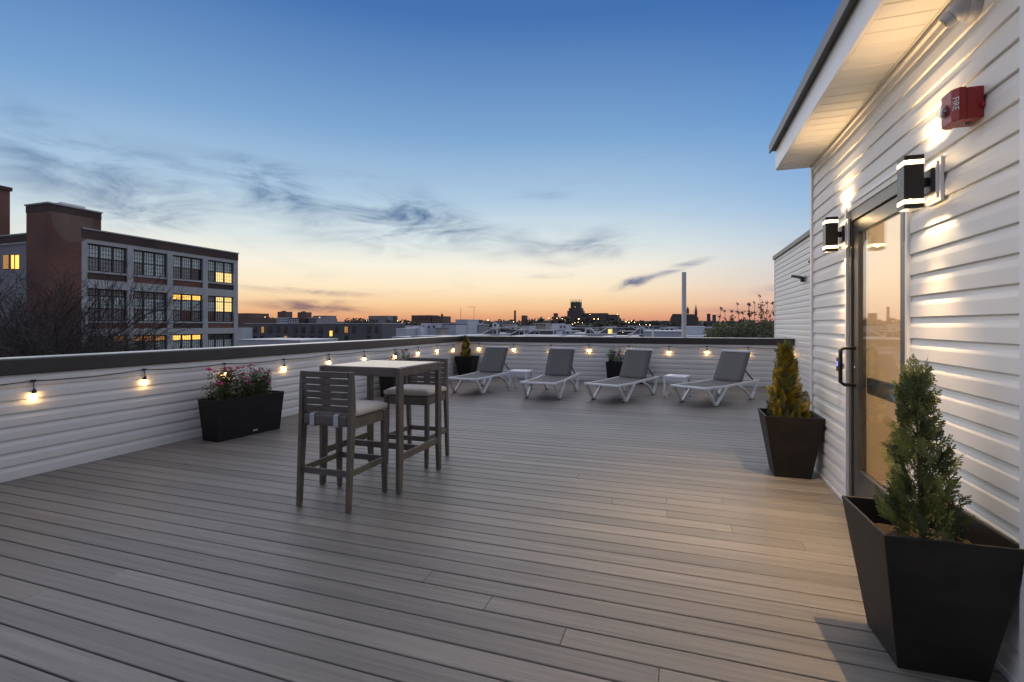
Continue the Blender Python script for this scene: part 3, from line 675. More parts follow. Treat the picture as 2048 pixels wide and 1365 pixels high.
# ------------------------------------------------------------------ loungers and side tables
def lounger():
    t = thing('sun_lounger', 'x', 'sun lounger', (0, 0, 0))
    # local: foot end at y=0, head toward +y, seat height .33
    hw, zs = .315, .325
    for sx in (-1, 1):
        x = sx*hw
        rail = MB()
        pts = [(x, .0, zs-.01), (x, .05, zs), (x, .7, zs-.012), (x, 1.25, zs), (x, 1.95, zs+.005)]
        for a, b_ in zip(pts, pts[1:]): rail.bar(a, b_, .034, .042)
        rail.build('side_rail', 'white_resin', t, bevel=.006)
        # front V leg
        m = MB(); xo = sx*(hw+.012)
        m.bar((xo-sx*.004, .012, zs+.004), (xo, .14, .20), .045, .05, (1, 0, 0), .042, .052); m.bar((xo, .14, .20), (xo, .30, .022), .042, .052, (1, 0, 0), .036, .048)
        m.build('front_leg', 'white_resin', t, bevel=.010, seg=3)
        m = MB(); m.bar((xo, .335, .020), (xo, .70, zs-.018), .036, .050, (1, 0, 0), .042, .046)
        m.box(xo-.018, xo+.018, .285, .365, .006, .032); m.build('brace', 'white_resin', t, bevel=.008, seg=3)
        MB().box(xo-.02, xo+.02, .27, .38, .0, .008).build('foot_pad', 'rubber', t)
        # rear leg
        m = MB(); m.bar((xo, 1.10, zs-.02), (xo, 1.36, .21), .040, .038, (1, 0, 0), .038, .044); m.bar((xo, 1.36, .21), (xo, 1.60, .024), .038, .044, (1, 0, 0), .036, .046)
        m.bar((xo, 1.62, .020), (xo, 1.735, .14), .036, .046, (1, 0, 0), .036, .044); m.bar((xo, 1.735, .14), (xo, 1.80, zs-.01), .036, .044, (1, 0, 0), .038, .04)
        m.box(xo-.018, xo+.018, 1.575, 1.665, .006, .032); m.build('rear_leg', 'white_resin', t, bevel=.008, seg=3)
        MB().box(xo-.02, xo+.02, 1.56, 1.68, .0, .008).build('foot_pad', 'rubber', t)
        MB().lathe([(.026, sx*(hw-.03)), (.026, sx*(hw-.075))], (0, .34, zs-.085), 14, 'X').build('wheel', 'white_resin', t)
        MB().box(sx*(hw-.04)-.012, sx*(hw-.04)+.012, .315, .365, zs-.09, zs-.02).build('wheel_bracket', 'white_resin', t)
    MB().bar((-hw-.03, .005, zs+.002), (hw+.03, .005, zs+.002), .05, .044).build('foot_bar', 'white_resin', t, bevel=.016, seg=4)
    MB().bar((-hw, 1.93, zs), (hw, 1.93, zs), .036, .036).build('head_bar', 'white_resin', t, bevel=.010, seg=3)
    MB().bar((-hw, 1.28, zs-.018), (hw, 1.28, zs-.018), .03, .03).build('cross_bar', 'white_resin', t)
    # sling seat
    hy = 1.30
    def sheet(name, fn, n=10, th=.006):
        m = MB(); k = 6
        for i in range(n+1):
            for j in range(k+1):
                p = fn(i/n, j/k*2-1); m.v.append(p)
        for i in range(n):
            for j in range(k): a = i*(k+1)+j; m.f.append((a, a+1, a+k+2, a+k+1))
        o = m.build(name, 'sling', t, smooth=True); sm = o.modifiers.new('thick', 'SOLIDIFY'); sm.thickness = th; sm.offset = -1; return o
    sheet('seat_sling', lambda f, u: (u*(hw-.010), .030+f*(hy-.03), zs+.022-.016*math.sin(math.pi*f)-.010*(1-u*u)))
    BA = R(58); BL = .66; bw = hw-.045
    def bp(f, u, o=0): return (u*bw, hy+.02+f*BL*math.cos(BA)-o*math.sin(BA), zs+.012+f*BL*math.sin(BA)+o*math.cos(BA))
    sheet('back_sling', lambda f, u: bp(f*.985, u, -.010*(1-u*u)*math.sin(math.pi*f)))
    for sx in (-1, 1):
        MB().bar(bp(0, sx, -.016), bp(1, sx, -.016), .028, .026, (0, 1, 0)).build('back_rail', 'dark_grey', t, bevel=.004)
    MB().bar(bp(1.01, -1.06, -.006), bp(1.01, 1.06, -.006), .052, .040).build('top_bar', 'white_resin', t, bevel=.012, seg=3)
    MB().bar(bp(.45, -.9, -.03), (-bw*.9, 1.86, zs+.02), .02, .02).build('prop', 'dark_grey', t); MB().bar(bp(.45, .9, -.03), (bw*.9, 1.86, zs+.02), .02, .02).build('prop', 'dark_grey', t)
    return t
L0 = lounger()
# (left front foot, right front foot) measured on the deck
LG = [((-4.455, 9.32), (-3.749, 9.233), 'grey sling sun lounger with white frame farthest left, beside the corner planter'),
      ((-2.799, 9.114), (-2.136, 9.063), 'grey sling sun lounger right of the first small white table'),
      ((-1.531, 9.295), (-.911, 9.083), 'grey sling sun lounger in front of the flower planter at the far parapet'),
      ((.054, 9.515), (.609, 9.162), 'grey sling sun lounger farthest right, turned most toward the door wall')]
for i, (a, b_, lab) in enumerate(LG):
    o = L0 if i == 0 else copy_tree(L0)
    a, b_ = Vector((*a, 0)), Vector((*b_, 0)); d = (b_-a).normalized(); an = math.atan2(d.y, d.x)
    if i == 0: an = R(-5)
    if i == 1: an = R(-2.5)
    fwd = Vector((-math.sin(an), math.cos(an), 0)); o.location = (a+b_)/2-fwd*.325; o.rotation_euler.z = an
    o['label'] = lab; o['group'] = 'sun loungers in a row'
def side_table():
    t = thing('side_table', 'x', 'side table', (0, 0, 0))
    h, s_ = .42, .20
    MB().box(-s_-.012, s_+.012, -s_-.012, s_+.012, h-.048, h).build('table_top', 'white_resin', t, bevel=.010, seg=3)
    for sx in (-1, 1):
        for sy in (-1, 1):
            lg = MB().bar((sx*(s_-.004), sy*(s_-.004), .006), (sx*(s_-.012), sy*(s_-.012), h-.0485), .034, .034, (0, 1, 0), .046, .046).build('leg', 'white_resin', t, bevel=.006)
            MB().box(sx*(s_-.004)-.016, sx*(s_-.004)+.016, sy*(s_-.004)-.016, sy*(s_-.004)+.016, 0, .006).build('glide', 'rubber', lg)
    MB().box(-s_+.03, s_-.03, -s_+.004, -s_+.022, h-.085, h-.0485).build('apron', 'white_resin', t)
    return t
T0 = side_table(); T0.location = (-3.27, 10.2, 0); T0.rotation_euler.z = R(-2)
T0['label'] = 'small square white plastic table between the two left loungers'; T0['group'] = 'white side tables'
T1 = copy_tree(T0); T1.location = (-.03, 10.16, 0); T1.rotation_euler.z = R(-14); T1['label'] = 'small square white plastic table between the two right loungers'

# ------------------------------------------------------------------ planters and plants
def planter(label, loc, rz, tx, ty, bx_, by_, h, material, badge=False, soil=.09, group='tapered planters'):
    t = thing('planter', label, 'planter', loc, rz, group)
    th = .014; m = MB()
    o0 = [(-bx_/2, -by_/2, 0), (bx_/2, -by_/2, 0), (bx_/2, by_/2, 0), (-bx_/2, by_/2, 0)]
    o1 = [(-tx/2, -ty/2, h), (tx/2, -ty/2, h), (tx/2, ty/2, h), (-tx/2, ty/2, h)]
    i1 = [(math.copysign(abs(x)-th, x), math.copysign(abs(y)-th, y), h) for x, y, z in o1]
    zb = .05
    i0 = [(math.copysign(abs(x)-th, x)*.98, math.copysign(abs(y)-th, y)*.98, zb) for x, y, z in o0]
    m.v = o0+o1+i1+i0
    for k in range(4):
        l = (k+1) % 4
        m.f += [(k, l, 4+l, 4+k), (4+k, 4+l, 8+l, 8+k), (8+k, 8+l, 12+l, 12+k)]
    m.f += [(3, 2, 1, 0), (12, 13, 14, 15)]
    m.build('pot', material, t, bevel=.004)
    f = (h-soil)/h; sx, sy = bx_+(tx-bx_)*f-.032, by_+(ty-by_)*f-.032
    s_ = MB(); n = 10; k0 = 0
    for i in range(n+1):
        for j in range(n+1):
            s_.v.append((sx*(i/n-.5), sy*(j/n-.5), h-soil+rnd.uniform(-.008, .010)))
    for i in range(n):
        for j in range(n): a = i*(n+1)+j; s_.f.append((a, a+n+1, a+n+2, a+1))
    s_.build('soil', 'soil', t)
    if badge:
        MB().box(tx*0-.0, .02, -.012, .012, .0, .012)
    return t
PH = .572
pn = planter('large dark tapered planter with an evergreen in the lower right corner beside the door', (.998, 2.575, 0), R(2), .465, .485, .305, .305, PH, 'planter_brown', soil=.11)
pf = planter('dark tapered planter with a golden evergreen at the far side of the door', (.995, 5.255, 0), R(0), .485, .46, .30, .30, PH, 'planter_brown', soil=.09)
pc = planter('dark tapered planter with a slim evergreen in the far left corner of the deck', (-5.40, 12.10, 0), R(0), .55, .46, .33, .30, PH, 'planter')
def badge(parent, x, y, z):
    MB().box(x, x+.003, y-.032, y+.032, z-.009, z+.009).build('maker_badge', 'badge', parent)
lp1 = planter('long black planter of pink roses against the left parapet near the camera', (-5.325, 4.875, 0), R(-6), .34, .97, .285, .875, .505, 'planter', soil=.05)
badge(lp1, .1445, .06, .055)
lp2 = planter('long black planter of dark red roses against the left parapet behind the bar table', (-5.40, 8.72, 0), R(0), .34, .97, .285, .875, .505, 'planter', soil=.05)
lp3 = planter('long black planter of roses at the far parapet behind the third lounger', (-1.20, 12.16, 0), R(90), .34, .97, .285, .875, .505, 'planter', soil=.05)

def arborvitae(label, loc, h, rad, n, mats, seed, cat_group='small evergreens', lean=(0, 0), slim=1.0, tips=3, leaf=.011, taper=.72):
    r = random.Random(seed); t = thing('evergreen_shrub', label, 'shrub', loc, 0, cat_group)
    tr = MB(); tr.tube([(0, 0, -.10), (lean[0]*.4, lean[1]*.4, h*.5), (lean[0], lean[1], h*.93)], [.012, .008, .002], 6); tr.build('trunk', 'bark', t)
    bags = {m: MB() for m in mats}; wood = MB()
    def spray(org, d, L, m, flat):
        # one flat fan: a curved axis with alternating branchlets, each a row of tiny scales
        d = d.normalized(); side = flat.cross(d)
        if side.length < 1e-3: side = d.orthogonal()
        side.normalize(); nrm = d.cross(side)
        b = bags[m]; k = max(5, int(L/.013)); p = Vector(org); cur = r.uniform(-.2, .5)
        pts = []
        for i in range(k+1):
            f = i/k; pts.append(p.copy()); dd = (d+Vector((0, 0, 1))*cur*f).normalized(); p += dd*(L/k)
        w0 = leaf*.26
        for a, c in zip(pts, pts[1:]):
            s_ = side*w0; b.quad(a-s_, a+s_, c+s_*.8, c-s_*.8)
        for i in range(1, k+1):
            f = i/k; bl = L*(.40*(1-f)**.8+.07)*r.uniform(.7, 1.15)
            for sg in (-1, 1):
                if r.random() < .08: continue
                q = pts[i]; bd = (side*sg*.85+d*(.75+.35*f)+nrm*r.uniform(-.25, .25)).normalized()
                perp = nrm.cross(bd).normalized(); w = leaf*.30
                m1 = q+bd*bl*.55; e = q+bd*bl+d*bl*.12
                b.quad(q-perp*w*.5, q+perp*w*.5, m1+perp*w, m1-perp*w); b.tri(m1-perp*w, m1+perp*w, e)
                if bl > .026:
                    for g_ in (.35, .62, .85):
                        for s2 in (-1, 1):
                            o = q+bd*bl*g_; td = (perp*s2*.8+bd).normalized(); tl = bl*.30*r.uniform(.7, 1.2); pp = nrm.cross(td).normalized()*leaf*.26
                            b.quad(o-pp*.6, o+pp*.6, o+td*tl*.7+pp, o+td*tl*.7-pp) ; b.tri(o+td*tl*.7-pp, o+td*tl*.7+pp, o+td*tl)
    for i in range(n):
        f = (i+r.random())/n; z = h*(.02+.86*f**1.05)
        ang = i*2.39996+r.uniform(-.5, .5)
        env = rad*((1-f)**taper+.05)*slim*(1+.22*math.sin(ang*2+seed)+.16*math.sin(ang*3+z*9))
        inner = r.uniform(.25, .8)
        org = Vector((lean[0]*f+math.cos(ang)*env*inner*.75, lean[1]*f+math.sin(ang)*env*inner*.75, z))
        out = Vector((math.cos(ang), math.sin(ang), 0)); d = out*r.uniform(.35, 1.0)+Vector((0, 0, r.uniform(.6, 1.3)))
        L = r.uniform(.6, 1.1)*(.05+.10*(1-f*.55))*(h/.75)**.5
        flat = (out.cross(Vector((0, 0, 1)))*r.uniform(-1, 1)+Vector((0, 0, 1))*.2+out*r.uniform(-1, 1))
        spray(org, d, L, r.choice(mats), flat)
        if i % 3 == 0: wood.tube([(lean[0]*f*.7, lean[1]*f*.7, max(0, z-.05)), org], [.003, .0015], 4, False)
    for i in range(tips):
        a = r.uniform(0, 6.28); q = Vector((lean[0]+.03*math.cos(a)*slim, lean[1]+.03*math.sin(a)*slim, h*r.uniform(.72, .86)))
        spray(q, Vector((math.cos(a)*.16, math.sin(a)*.16, 1)), h*.16, r.choice(mats), Vector((math.cos(a*2), math.sin(a*2), .1)))
    spray(Vector((lean[0], lean[1], h*.84)), Vector((lean[0]*.4, lean[1]*.4, 1)), h*.18, mats[0], Vector((1, .4, .1)))
    wood.build('branches', 'bark', t)
    for m in mats:
        o = bags[m].build('foliage', m, t); o['kind'] = 'stuff'
    return t
arborvitae('loose green evergreen with a pointed top in the near corner planter', (1.0, 2.575, PH-.11), .80, .180, 215, ['arbor_green', 'arbor_dark'], 3, lean=(-.035, .0), tips=9, taper=1.15)
arborvitae('golden yellow evergreen cone in the planter beyond the door', (.96, 5.20, PH-.09), .79, .185, 330, ['arbor_gold', 'arbor_gold', 'arbor_green'][:2]+['arbor_dark'], 9, lean=(-.01, 0), leaf=.013, taper=1.0, tips=6)
arborvitae('slim dark evergreen in the far left corner planter', (-5.42, 12.08, PH-.09), .66, .17, 190, ['arbor_dark', 'arbor_gold'], 17, leaf=.018)

def roses(label, loc, rz, lx, ly, nst, nflow, seed, petals, hgt=.30, fl=.034):
    r = random.Random(seed); t = thing('rose_bush', label, 'flowering plant', loc, rz, 'roses in planters')
    stems, lv = MB(), MB(); tops = []
    for i in range(nst):
        x, y = r.uniform(-lx, lx), r.uniform(-ly, ly); h = hgt*r.uniform(.35, 1.05); bx_, by_ = r.uniform(-.09, .09), r.uniform(-.12, .12)
        pts = [Vector((x, y, -.02)), Vector((x+bx_*.4, y+by_*.4, h*.5)), Vector((x+bx_, y+by_, h))]
        stems.tube(pts, [.0028, .0022, .0014], 4, False); tops.append(pts[2])
        for k in range(int(26+h*120)):
            f = r.uniform(.12, 1); p = pts[0].lerp(pts[1], f*2) if f < .5 else pts[1].lerp(pts[2], f*2-1)
            d = Vector((r.uniform(-1, 1), r.uniform(-1, 1), r.uniform(-.2, .7))).normalized(); s_ = d.cross(Vector((r.uniform(-.4, .4), r.uniform(-.4, .4), 1))).normalized()
            o = p+d*r.uniform(.006, .045); L = r.uniform(.024, .042); w = L*.36
            dn = Vector((0, 0, -.25*L))
            lv.quad(o, o+d*L*.5+s_*w, o+d*L+dn, o+d*L*.5-s_*w)
    stems.build('stems', 'leaf_rose', t); lf_ = lv.build('foliage', 'leaf_rose', t); lf_['kind'] = 'stuff'
    tops.sort(key=lambda p: -p.z)
    protos = []
    for pm in petals:
        m = MB()
        for ringi, (nn, rr, tilt) in enumerate(((9, 1.0, .25), (8, .74, .8), (6, .46, 1.5), (4, .22, 3))):
            for k in range(nn):
                a = 6.283*k/nn+ringi*.4; o = Vector((math.cos(a), math.sin(a), 0)); s_ = Vector((-o.y, o.x, 0)); w = fl*.42*(rr+.15); L = fl*rr
                z1 = L*.30*tilt
                m.quad(o*.004, o*L*.55+s_*w+Vector((0, 0, z1*.5)), o*L+Vector((0, 0, z1+.002*ringi)), o*L*.55-s_*w+Vector((0, 0, z1*.5)))
        me = m.mesh('blossom'); me.materials.append(M[pm]); protos.append(me)
    for i in range(nflow):
        p = tops[min(len(tops)-1, int(i*len(tops)/nflow*.85))]
        o = link('blossom', protos[i % len(protos)], t); o.location = p+Vector((r.uniform(-.008, .008), r.uniform(-.008, .008), .0)); o.rotation_euler = (r.uniform(-.6, .6), r.uniform(-.6, .6), r.uniform(0, 6)); s_ = r.uniform(.75, 1.2); o.scale = (s_,)*3
    return t
roses('leafy rose bush with many pink blooms in the near left planter', (-5.325, 4.84, .455), R(-6), .11, .40, 84, 40, 21, ['petal', 'petal', 'petal_light'], hgt=.40, fl=.042)
roses('rose bush with dark red blooms seen over the bar table', (-5.40, 8.72, .455), 0, .11, .40, 26, 14, 22, ['petal_dark', 'petal_dark', 'petal'], hgt=.42)
roses('rose bush half hidden behind the third lounger at the far parapet', (-1.22, 12.14, .455), R(90), .10, .38, 40, 20, 23, ['petal_dark', 'petal'], hgt=.38)

# ------------------------------------------------------------------ the city
def part(parent, name, m, *boxes):
    b = MB()
    for q in boxes: b.box(*q)
    return b.build(name, m, parent)
# ---- old factory on the left; facade on the plane x = FX
FX = -50.0
fb = thing('factory_building', 'old brick factory with concrete grid and lit paned windows behind the bare tree', 'building', (0, 0, 0))
FY0, FY1, FZT, FCT = 28.75, 45.0, 9.92, 9.13
pil = [(28.75, 29.215), (32.57, 33.116), (36.45, 37.031), (40.439, 41.049), (44.444, 45.0)]
floors = [(6.30, 8.72, 6.12, 5.52, 4.72), (1.77, 4.70, 1.60, 1.06, .41), (-2.30, .39, -2.5, -3.1, -3.7), (-6.4, -3.72, -6.6, -7.2, -7.8)]
part(fb, 'wall', 'brick_red', (FX-12, FX-.45, FY0+.01, FY1-.02, GZ, FCT))
part(fb, 'brick_parapet', 'brick_dark', (FX-12, FX+.05, FY0+.001, FY1, FCT, FZT))
part(fb, 'coping', 'concrete', (FX-12.05, FX+.12, FY0, FY1+.06, FZT, FZT+.12))
part(fb, 'tower_wall', 'brick_red', (FX-2.9, FX+.02, 26.32, FY0, GZ, 9.9), (FX-2.9, FX+.0195, 26.321, 30.3, 9.901, 11.0))
tw = part(fb, 'tower_parapet', 'brick_dark', (FX-2.95, FX+.04, 26.30, 30.32, 11.001, 11.6))
part(fb, 'tower_coping', 'concrete', (FX-3.05, FX+.12, 26.24, 30.38, 11.6, 11.72))
part(fb, 'roof_hatch', 'roof_white', (FX-2.2, FX-.6, 27.6, 29.4, 11.72, 12.05))
m = MB()   # pale repair patch in the tower brick
n0 = [(26.5+3.2*(.5-.5*math.cos(math.pi*i/12)), 11.0-2.4*math.sin(math.pi*i/12)**.8) for i in range(13)]
m.v = [(FX+.026, y, z) for y, z in n0]; m.f = [tuple(range(13))]; m.build('brick_patch', 'brick_pale', fb)
for (a, b_) in pil: part(fb, 'pilaster', 'concrete', (FX-.45, FX, a, b_, GZ, FCT-.002))
for i in range(4):
    a, b_ = pil[i][1], pil[i+1][0]
    part(fb, 'lintel', 'concrete', (FX-.44, FX-.01, a, b_, 8.74, FCT-.003))
    for fi, (z0, z1, s1_, s0_, bb) in enumerate(floors):
        part(fb, 'spandrel', 'brick_red' if (i+fi) % 3 else 'brick_dark', (FX-.44, FX-.14, a, b_, s0_, s1_))
        part(fb, 'sill', 'concrete', (FX-.44, FX-.06, a, b_, s1_+.002, z0))
        part(fb, 'floor_band', 'concrete', (FX-.44, FX-.012, a, b_, bb, s0_-.002))
        fr = MB(); xw = FX-.30; wn_ = (b_-a)/3
        trans_ = fi > 0
        zt_ = z1-.62 if trans_ else z1
        zm = (z0+zt_)/2
        for k in range(4): y = a+k*wn_; fr.box(xw-.06, xw+.06, max(a, y-.09), min(b_, y+.09), z0, z1)
        for k in range(3):
            y0 = a+k*wn_+.09; y1 = a+(k+1)*wn_-.09
            for zc in ((z0+.04), (z1-.05), zm)+((zt_,) if trans_ else ()): fr.box(xw-.04, xw+.045, y0, y1, zc-.05, zc+.05)
            for q in range(1, 4): y = y0+(y1-y0)*q/4; fr.box(xw-.02, xw+.018, y-.010, y+.010, z0, z1)
            for (c0, c1, nn) in ((z0, zm, 3), (zm, zt_, 3))+(((zt_, z1, 2),) if trans_ else ()):
                for q in range(1, nn): z = c0+(c1-c0)*q/nn; fr.box(xw-.019, xw+.017, y0, y1, z-.010, z+.010)
        wd = fr.build('window', 'frame_dark', fb)
        for k in range(3):
            y0 = a+k*wn_+.09; y1 = a+(k+1)*wn_-.09
            up, lo, tp = 'pane_sky_reflect', ('pane_mid' if (i+k+fi) % 4 else 'pane_dark'), 'pane_mid'
            if i == 0 and fi == 0: lo = 'pane_mid'
            if i == 1 and fi == 0 and k > 0: lo = 'pane_sky_reflect'
            if i == 3 and fi == 0 and k > 0: lo = 'window_pale'
            if i == 2 and fi == 1: tp = 'window_yellow'
            if i == 3 and fi == 1 and k > 0: tp, up = 'window_pale', 'window_pale'
            if i == 1 and fi == 1 and k > 0: lo = 'pane_sky_reflect'
            if fi == 2: tp = ['pane_dark', 'window_dim', 'window_yellow', 'pane_dark'][i]
            if i == 0 and fi == 2 and k == 2: tp = 'window_dim'
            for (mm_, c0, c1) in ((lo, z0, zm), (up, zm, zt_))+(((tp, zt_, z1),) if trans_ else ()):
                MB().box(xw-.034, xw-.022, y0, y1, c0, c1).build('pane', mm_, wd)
# neighbours of the factory at the left edge
YA = 27.2
x0, z0 = onY(60, 487, YA); x1, _ = onY(-60, 487, YA)
la = thing('annex_building', 'grey annex with three narrow lit windows left of the factory tower', 'building', (0, 0, 0))
part(la, 'wall', 'stucco_grey', (x1-8, x0, YA, YA+1.5, GZ, z0)); part(la, 'coping', 'concrete', (x1-8, x0+.1, YA-.1, YA+1.55, z0, z0+.15))
xb, zb2 = onY(60, 470, YA+1.6); part(la, 'brick_strip', 'brick_red', (x1-8, xb, YA+1.6, YA+2.2, GZ, zb2))
for u0_, u1_, mm_ in ((8, 18, 'window_dim'), (24, 29, 'window_yellow'), (32, 39, 'window_yellow')):
    a, zt_ = onY(u0_, 511, YA); b_, zb_ = onY(u1_, 538, YA)
    wf = part(la, 'window', 'frame_dark', (a-.06, b_+.06, YA-.03, YA-.001, zb_-.06, zt_+.06)); part(wf, 'pane', mm_, (a, b_, YA-.06, YA-.031, zb_, zt_))
lt = thing('brick_tower_block', 'tall dark brick block cut off by the left edge of the picture', 'building', (0, 0, 0))
part(lt, 'wall', 'brick_red', (-84, -70.0, 20.0, 33.4, GZ, 16.2)); part(lt, 'coping', 'brick_dark', (-84, -69.85, 19.9, 33.55, 16.2, 16.6))
part(lt, 'window', 'pane_dark', (-69.999, -69.95, 29.6, 31.2, 9.8, 12.6))

# ---- generic city blocks
def far_block(name, label, u0, u1, vt, Y, depth, m, roof='roof_dark', cat='building', group=None, vb=None, parapet=.5, rows=(), wmat='pane_dark', extra=None):
    x0, zt = onY(u0, vt, Y); x1, _ = onY(u1, vt, Y); zt = onY((u0+u1)/2, vt, Y)[1]
    t = thing(name, label, cat, ((x0+x1)/2, Y, GZ), 0, group); hw = (x1-x0)/2; H = zt-GZ
    part(t, 'wall', m, (-hw, hw, 0, depth, 0, H-.02))
    if parapet: part(t, 'roof', roof, (-hw-.1, hw+.1, -.1, depth+.1, H-.019, H+.12))
    for (nw, va, vb_, fill) in rows:     # nw windows across, between pixel rows va (top) and vb_
        za, zb = onY((u0+u1)/2, va, Y)[1]-GZ, onY((u0+u1)/2, vb_, Y)[1]-GZ
        for k in range(nw):
            xc = -hw+(k+.5)*2*hw/nw; ww = hw/nw*fill
            wd = part(t, 'window', 'frame_dark', (xc-ww-.06, xc+ww+.06, -.05, .0, zb-.06, za+.06)); part(wd, 'pane', wmat if not callable(wmat) else wmat(k, va), (xc-ww, xc+ww, -.08, -.051, zb, za))
    return t
# long grey apartment house, windows where the photograph has them
Yg = 135.0
t = far_block('apartment_house', 'long low dark grey apartment house with a few lit windows right of the factory', 489, 764, 647.5, Yg, 14, 'slate_grey', 'roof_white')
ox = t.location.x
def gwin(xpx, y0, y1, w, mm_, sub=True):
    u = 470+xpx*.12695; a, zt_ = onY(u-w/2, 610+y0*.12695, Yg); b_, zb_ = onY(u+w/2, 610+y1*.12695, Yg)
    wd = part(t, 'window', 'frame_dark', (a-ox-.12, b_-ox+.12, -.08, -.001, zb_-GZ-.12, zt_-GZ+.12)); part(wd, 'pane', mm_, (a-ox, (a+b_)/2-ox-.05, -.11, -.081, zb_-GZ, zt_-GZ), ((a+b_)/2-ox+.05, b_-ox, -.11, -.081, zb_-GZ, zt_-GZ))
for xp, mm_ in ((315, 'pane_dark'), (440, 'window_dim'), (555, 'pane_dark'), (680, 'pane_dark'), (800, 'pane_dark'), (950, 'pane_dark'), (1075, 'pane_dark'), (1215, 'pane_dark'), (1345, 'pane_dark'), (1600, 'pane_dark'), (1755, 'window_dim'), (1870, 'pane_dark'), (2110, 'pane_dark'), (2230, 'pane_dark')):
    gwin(xp, 345, 440, 6.5 if xp % 2 else 5, mm_)
for xp, mm_ in ((315, 'pane_dark'), (425, 'pane_dark'), (680, 'pane_dark'), (800, 'window_dim'), (940, 'pane_dark'), (1070, 'pane_dark'), (1210, 'pane_dark'), (1345, 'pane_dark'), (1755, 'pane_dark'), (2110, 'pane_dark')):
    gwin(xp, 490, 580, 6, mm_)
gwin(1515, 410, 495, 5.5, 'window_yellow')
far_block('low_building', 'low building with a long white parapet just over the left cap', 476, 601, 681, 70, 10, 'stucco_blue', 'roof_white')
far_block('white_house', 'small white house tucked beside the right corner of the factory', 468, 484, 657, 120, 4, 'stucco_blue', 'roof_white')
far_block('brick_warehouse', 'wide dark brick warehouse right behind the grey apartment house', 476, 552, 637, 400, 40, 'brown_block')
far_block('brown_mill', 'flat brown mill building touching the factory on the skyline', 476, 498, 627, 900, 60, 'brown_block')
far_block('tower_block', 'left one of two dark tower blocks on the sunset skyline', 555, 573, 624, 1500, 30, 'brown_block', group='twin tower blocks', rows=[(4, 627, 629, .5), (4, 631, 633, .5), (4, 635, 637, .5)])
far_block('tower_block', 'right one of two dark tower blocks on the sunset skyline', 595, 612, 625, 1500, 30, 'brown_block', group='twin tower blocks', rows=[(4, 628, 630, .5), (4, 632, 634, .5), (4, 636, 638, .5)])
for o in [o for o in COL.objects if o.name.startswith('tower_block')]:
    H = max((c.location.z+max(v.co.z for v in c.data.vertices)) for c in o.children)
    part(o, 'lift_house', 'brown_block', (-5, 4, 8, 16, H, H+4)); part(o, 'lift_house', 'brown_block', (-12, -9, 8, 12, H, H+3))
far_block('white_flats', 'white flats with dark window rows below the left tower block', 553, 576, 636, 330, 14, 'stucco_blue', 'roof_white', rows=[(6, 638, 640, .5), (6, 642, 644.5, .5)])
far_block('townhouse_row', 'row of white fronted town houses between the two towers', 577, 598, 637, 330, 12, 'brick_dark', 'roof_dark', rows=[(6, 639, 641.5, .55), (6, 643, 646, .55)], wmat='stucco_white')
far_block('grey_flats', 'grey flats with small windows below the right tower block', 606, 634, 636.5, 340, 14, 'stucco_grey', 'roof_white', rows=[(7, 638, 640.5, .45), (7, 642.5, 645, .45)])
far_block('lit_flats', 'blocky grey flats with a column of lit windows', 627, 652, 632, 360, 14, 'stucco_grey', rows=[(5, 634.5, 636.5, .4), (5, 638.5, 640.5, .4), (5, 642.5, 644.5, .4)], wmat=lambda k, v: 'window_yellow' if k == 2 else 'pane_dark')
far_block('hospital_block', 'pale flat block with rooftop tanks on the skyline left of centre', 737, 775, 632, 900, 40, 'stucco_grey', rows=[(9, 634, 636, .4), (9, 638, 640, .4)])
far_block('water_tower', 'short dark tower standing alone on the skyline', 786, 790, 633, 900, 6, 'brown_block', parapet=1)
far_block('brown_school', 'long brown flat roofed block on the skyline near the thin masts', 823, 862, 631, 1000, 40, 'brown_block', rows=[(12, 634, 636, .4), (12, 638, 640, .4)])
t = far_block('brown_hall', 'brown hall with a square chimney tower on the skyline', 864, 886, 633, 1000, 40, 'brown_block', rows=[(7, 635.5, 637.5, .4)])
part(t, 'chimney', 'brick_red', (7.5, 11.5, 2, 6, 25, 39)); part(t, 'mast', 'roof_dark', (9.2, 9.6, 3.8, 4.2, 39, 46))
# stucco roofscape in the middle
far_block('stucco_house', 'low blue grey house left of the stepped stucco blocks', 792, 812, 658, 118, 9, 'stucco_blue', 'roof_white')
far_block('stucco_house', 'stepped pale stucco house with a rooftop hut left of centre', 811, 843, 654.5, 124, 9, 'stucco_white', 'roof_white')
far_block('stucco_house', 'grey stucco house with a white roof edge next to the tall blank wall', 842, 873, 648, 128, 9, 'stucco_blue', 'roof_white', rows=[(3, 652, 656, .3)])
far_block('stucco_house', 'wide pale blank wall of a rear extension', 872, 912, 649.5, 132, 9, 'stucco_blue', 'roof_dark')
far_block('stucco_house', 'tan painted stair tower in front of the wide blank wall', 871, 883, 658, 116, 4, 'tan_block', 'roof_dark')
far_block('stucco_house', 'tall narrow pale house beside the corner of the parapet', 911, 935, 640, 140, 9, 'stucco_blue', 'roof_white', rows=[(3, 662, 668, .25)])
def antenna(u, v0, v1, Y, label, arm=None):
    x, z1 = onY(u, v1, Y); _, z0 = onY(u, v0, Y)
    t = thing('roof_antenna', label, 'antenna', (x, Y, z0)); m = MB(); m.tube([(0, 0, 0), (0, 0, z1-z0)], .055, 5); m.build('mast', 'roof_dark', t)
    if arm: part(t, 'aerial', 'roof_dark', (-arm, arm*.3, -.06, .06, z1-z0-.1, z1-z0))
antenna(921.5, 641, 617, 141, 'thinner mast on the tall narrow pale house')
antenna(948, 652, 614, 150, 'taller mast with a cross arm right of the tall narrow house', 2.2)
far_block('row_house', 'small house that carries the taller mast', 940, 957, 651, 148, 8, 'stucco_grey')
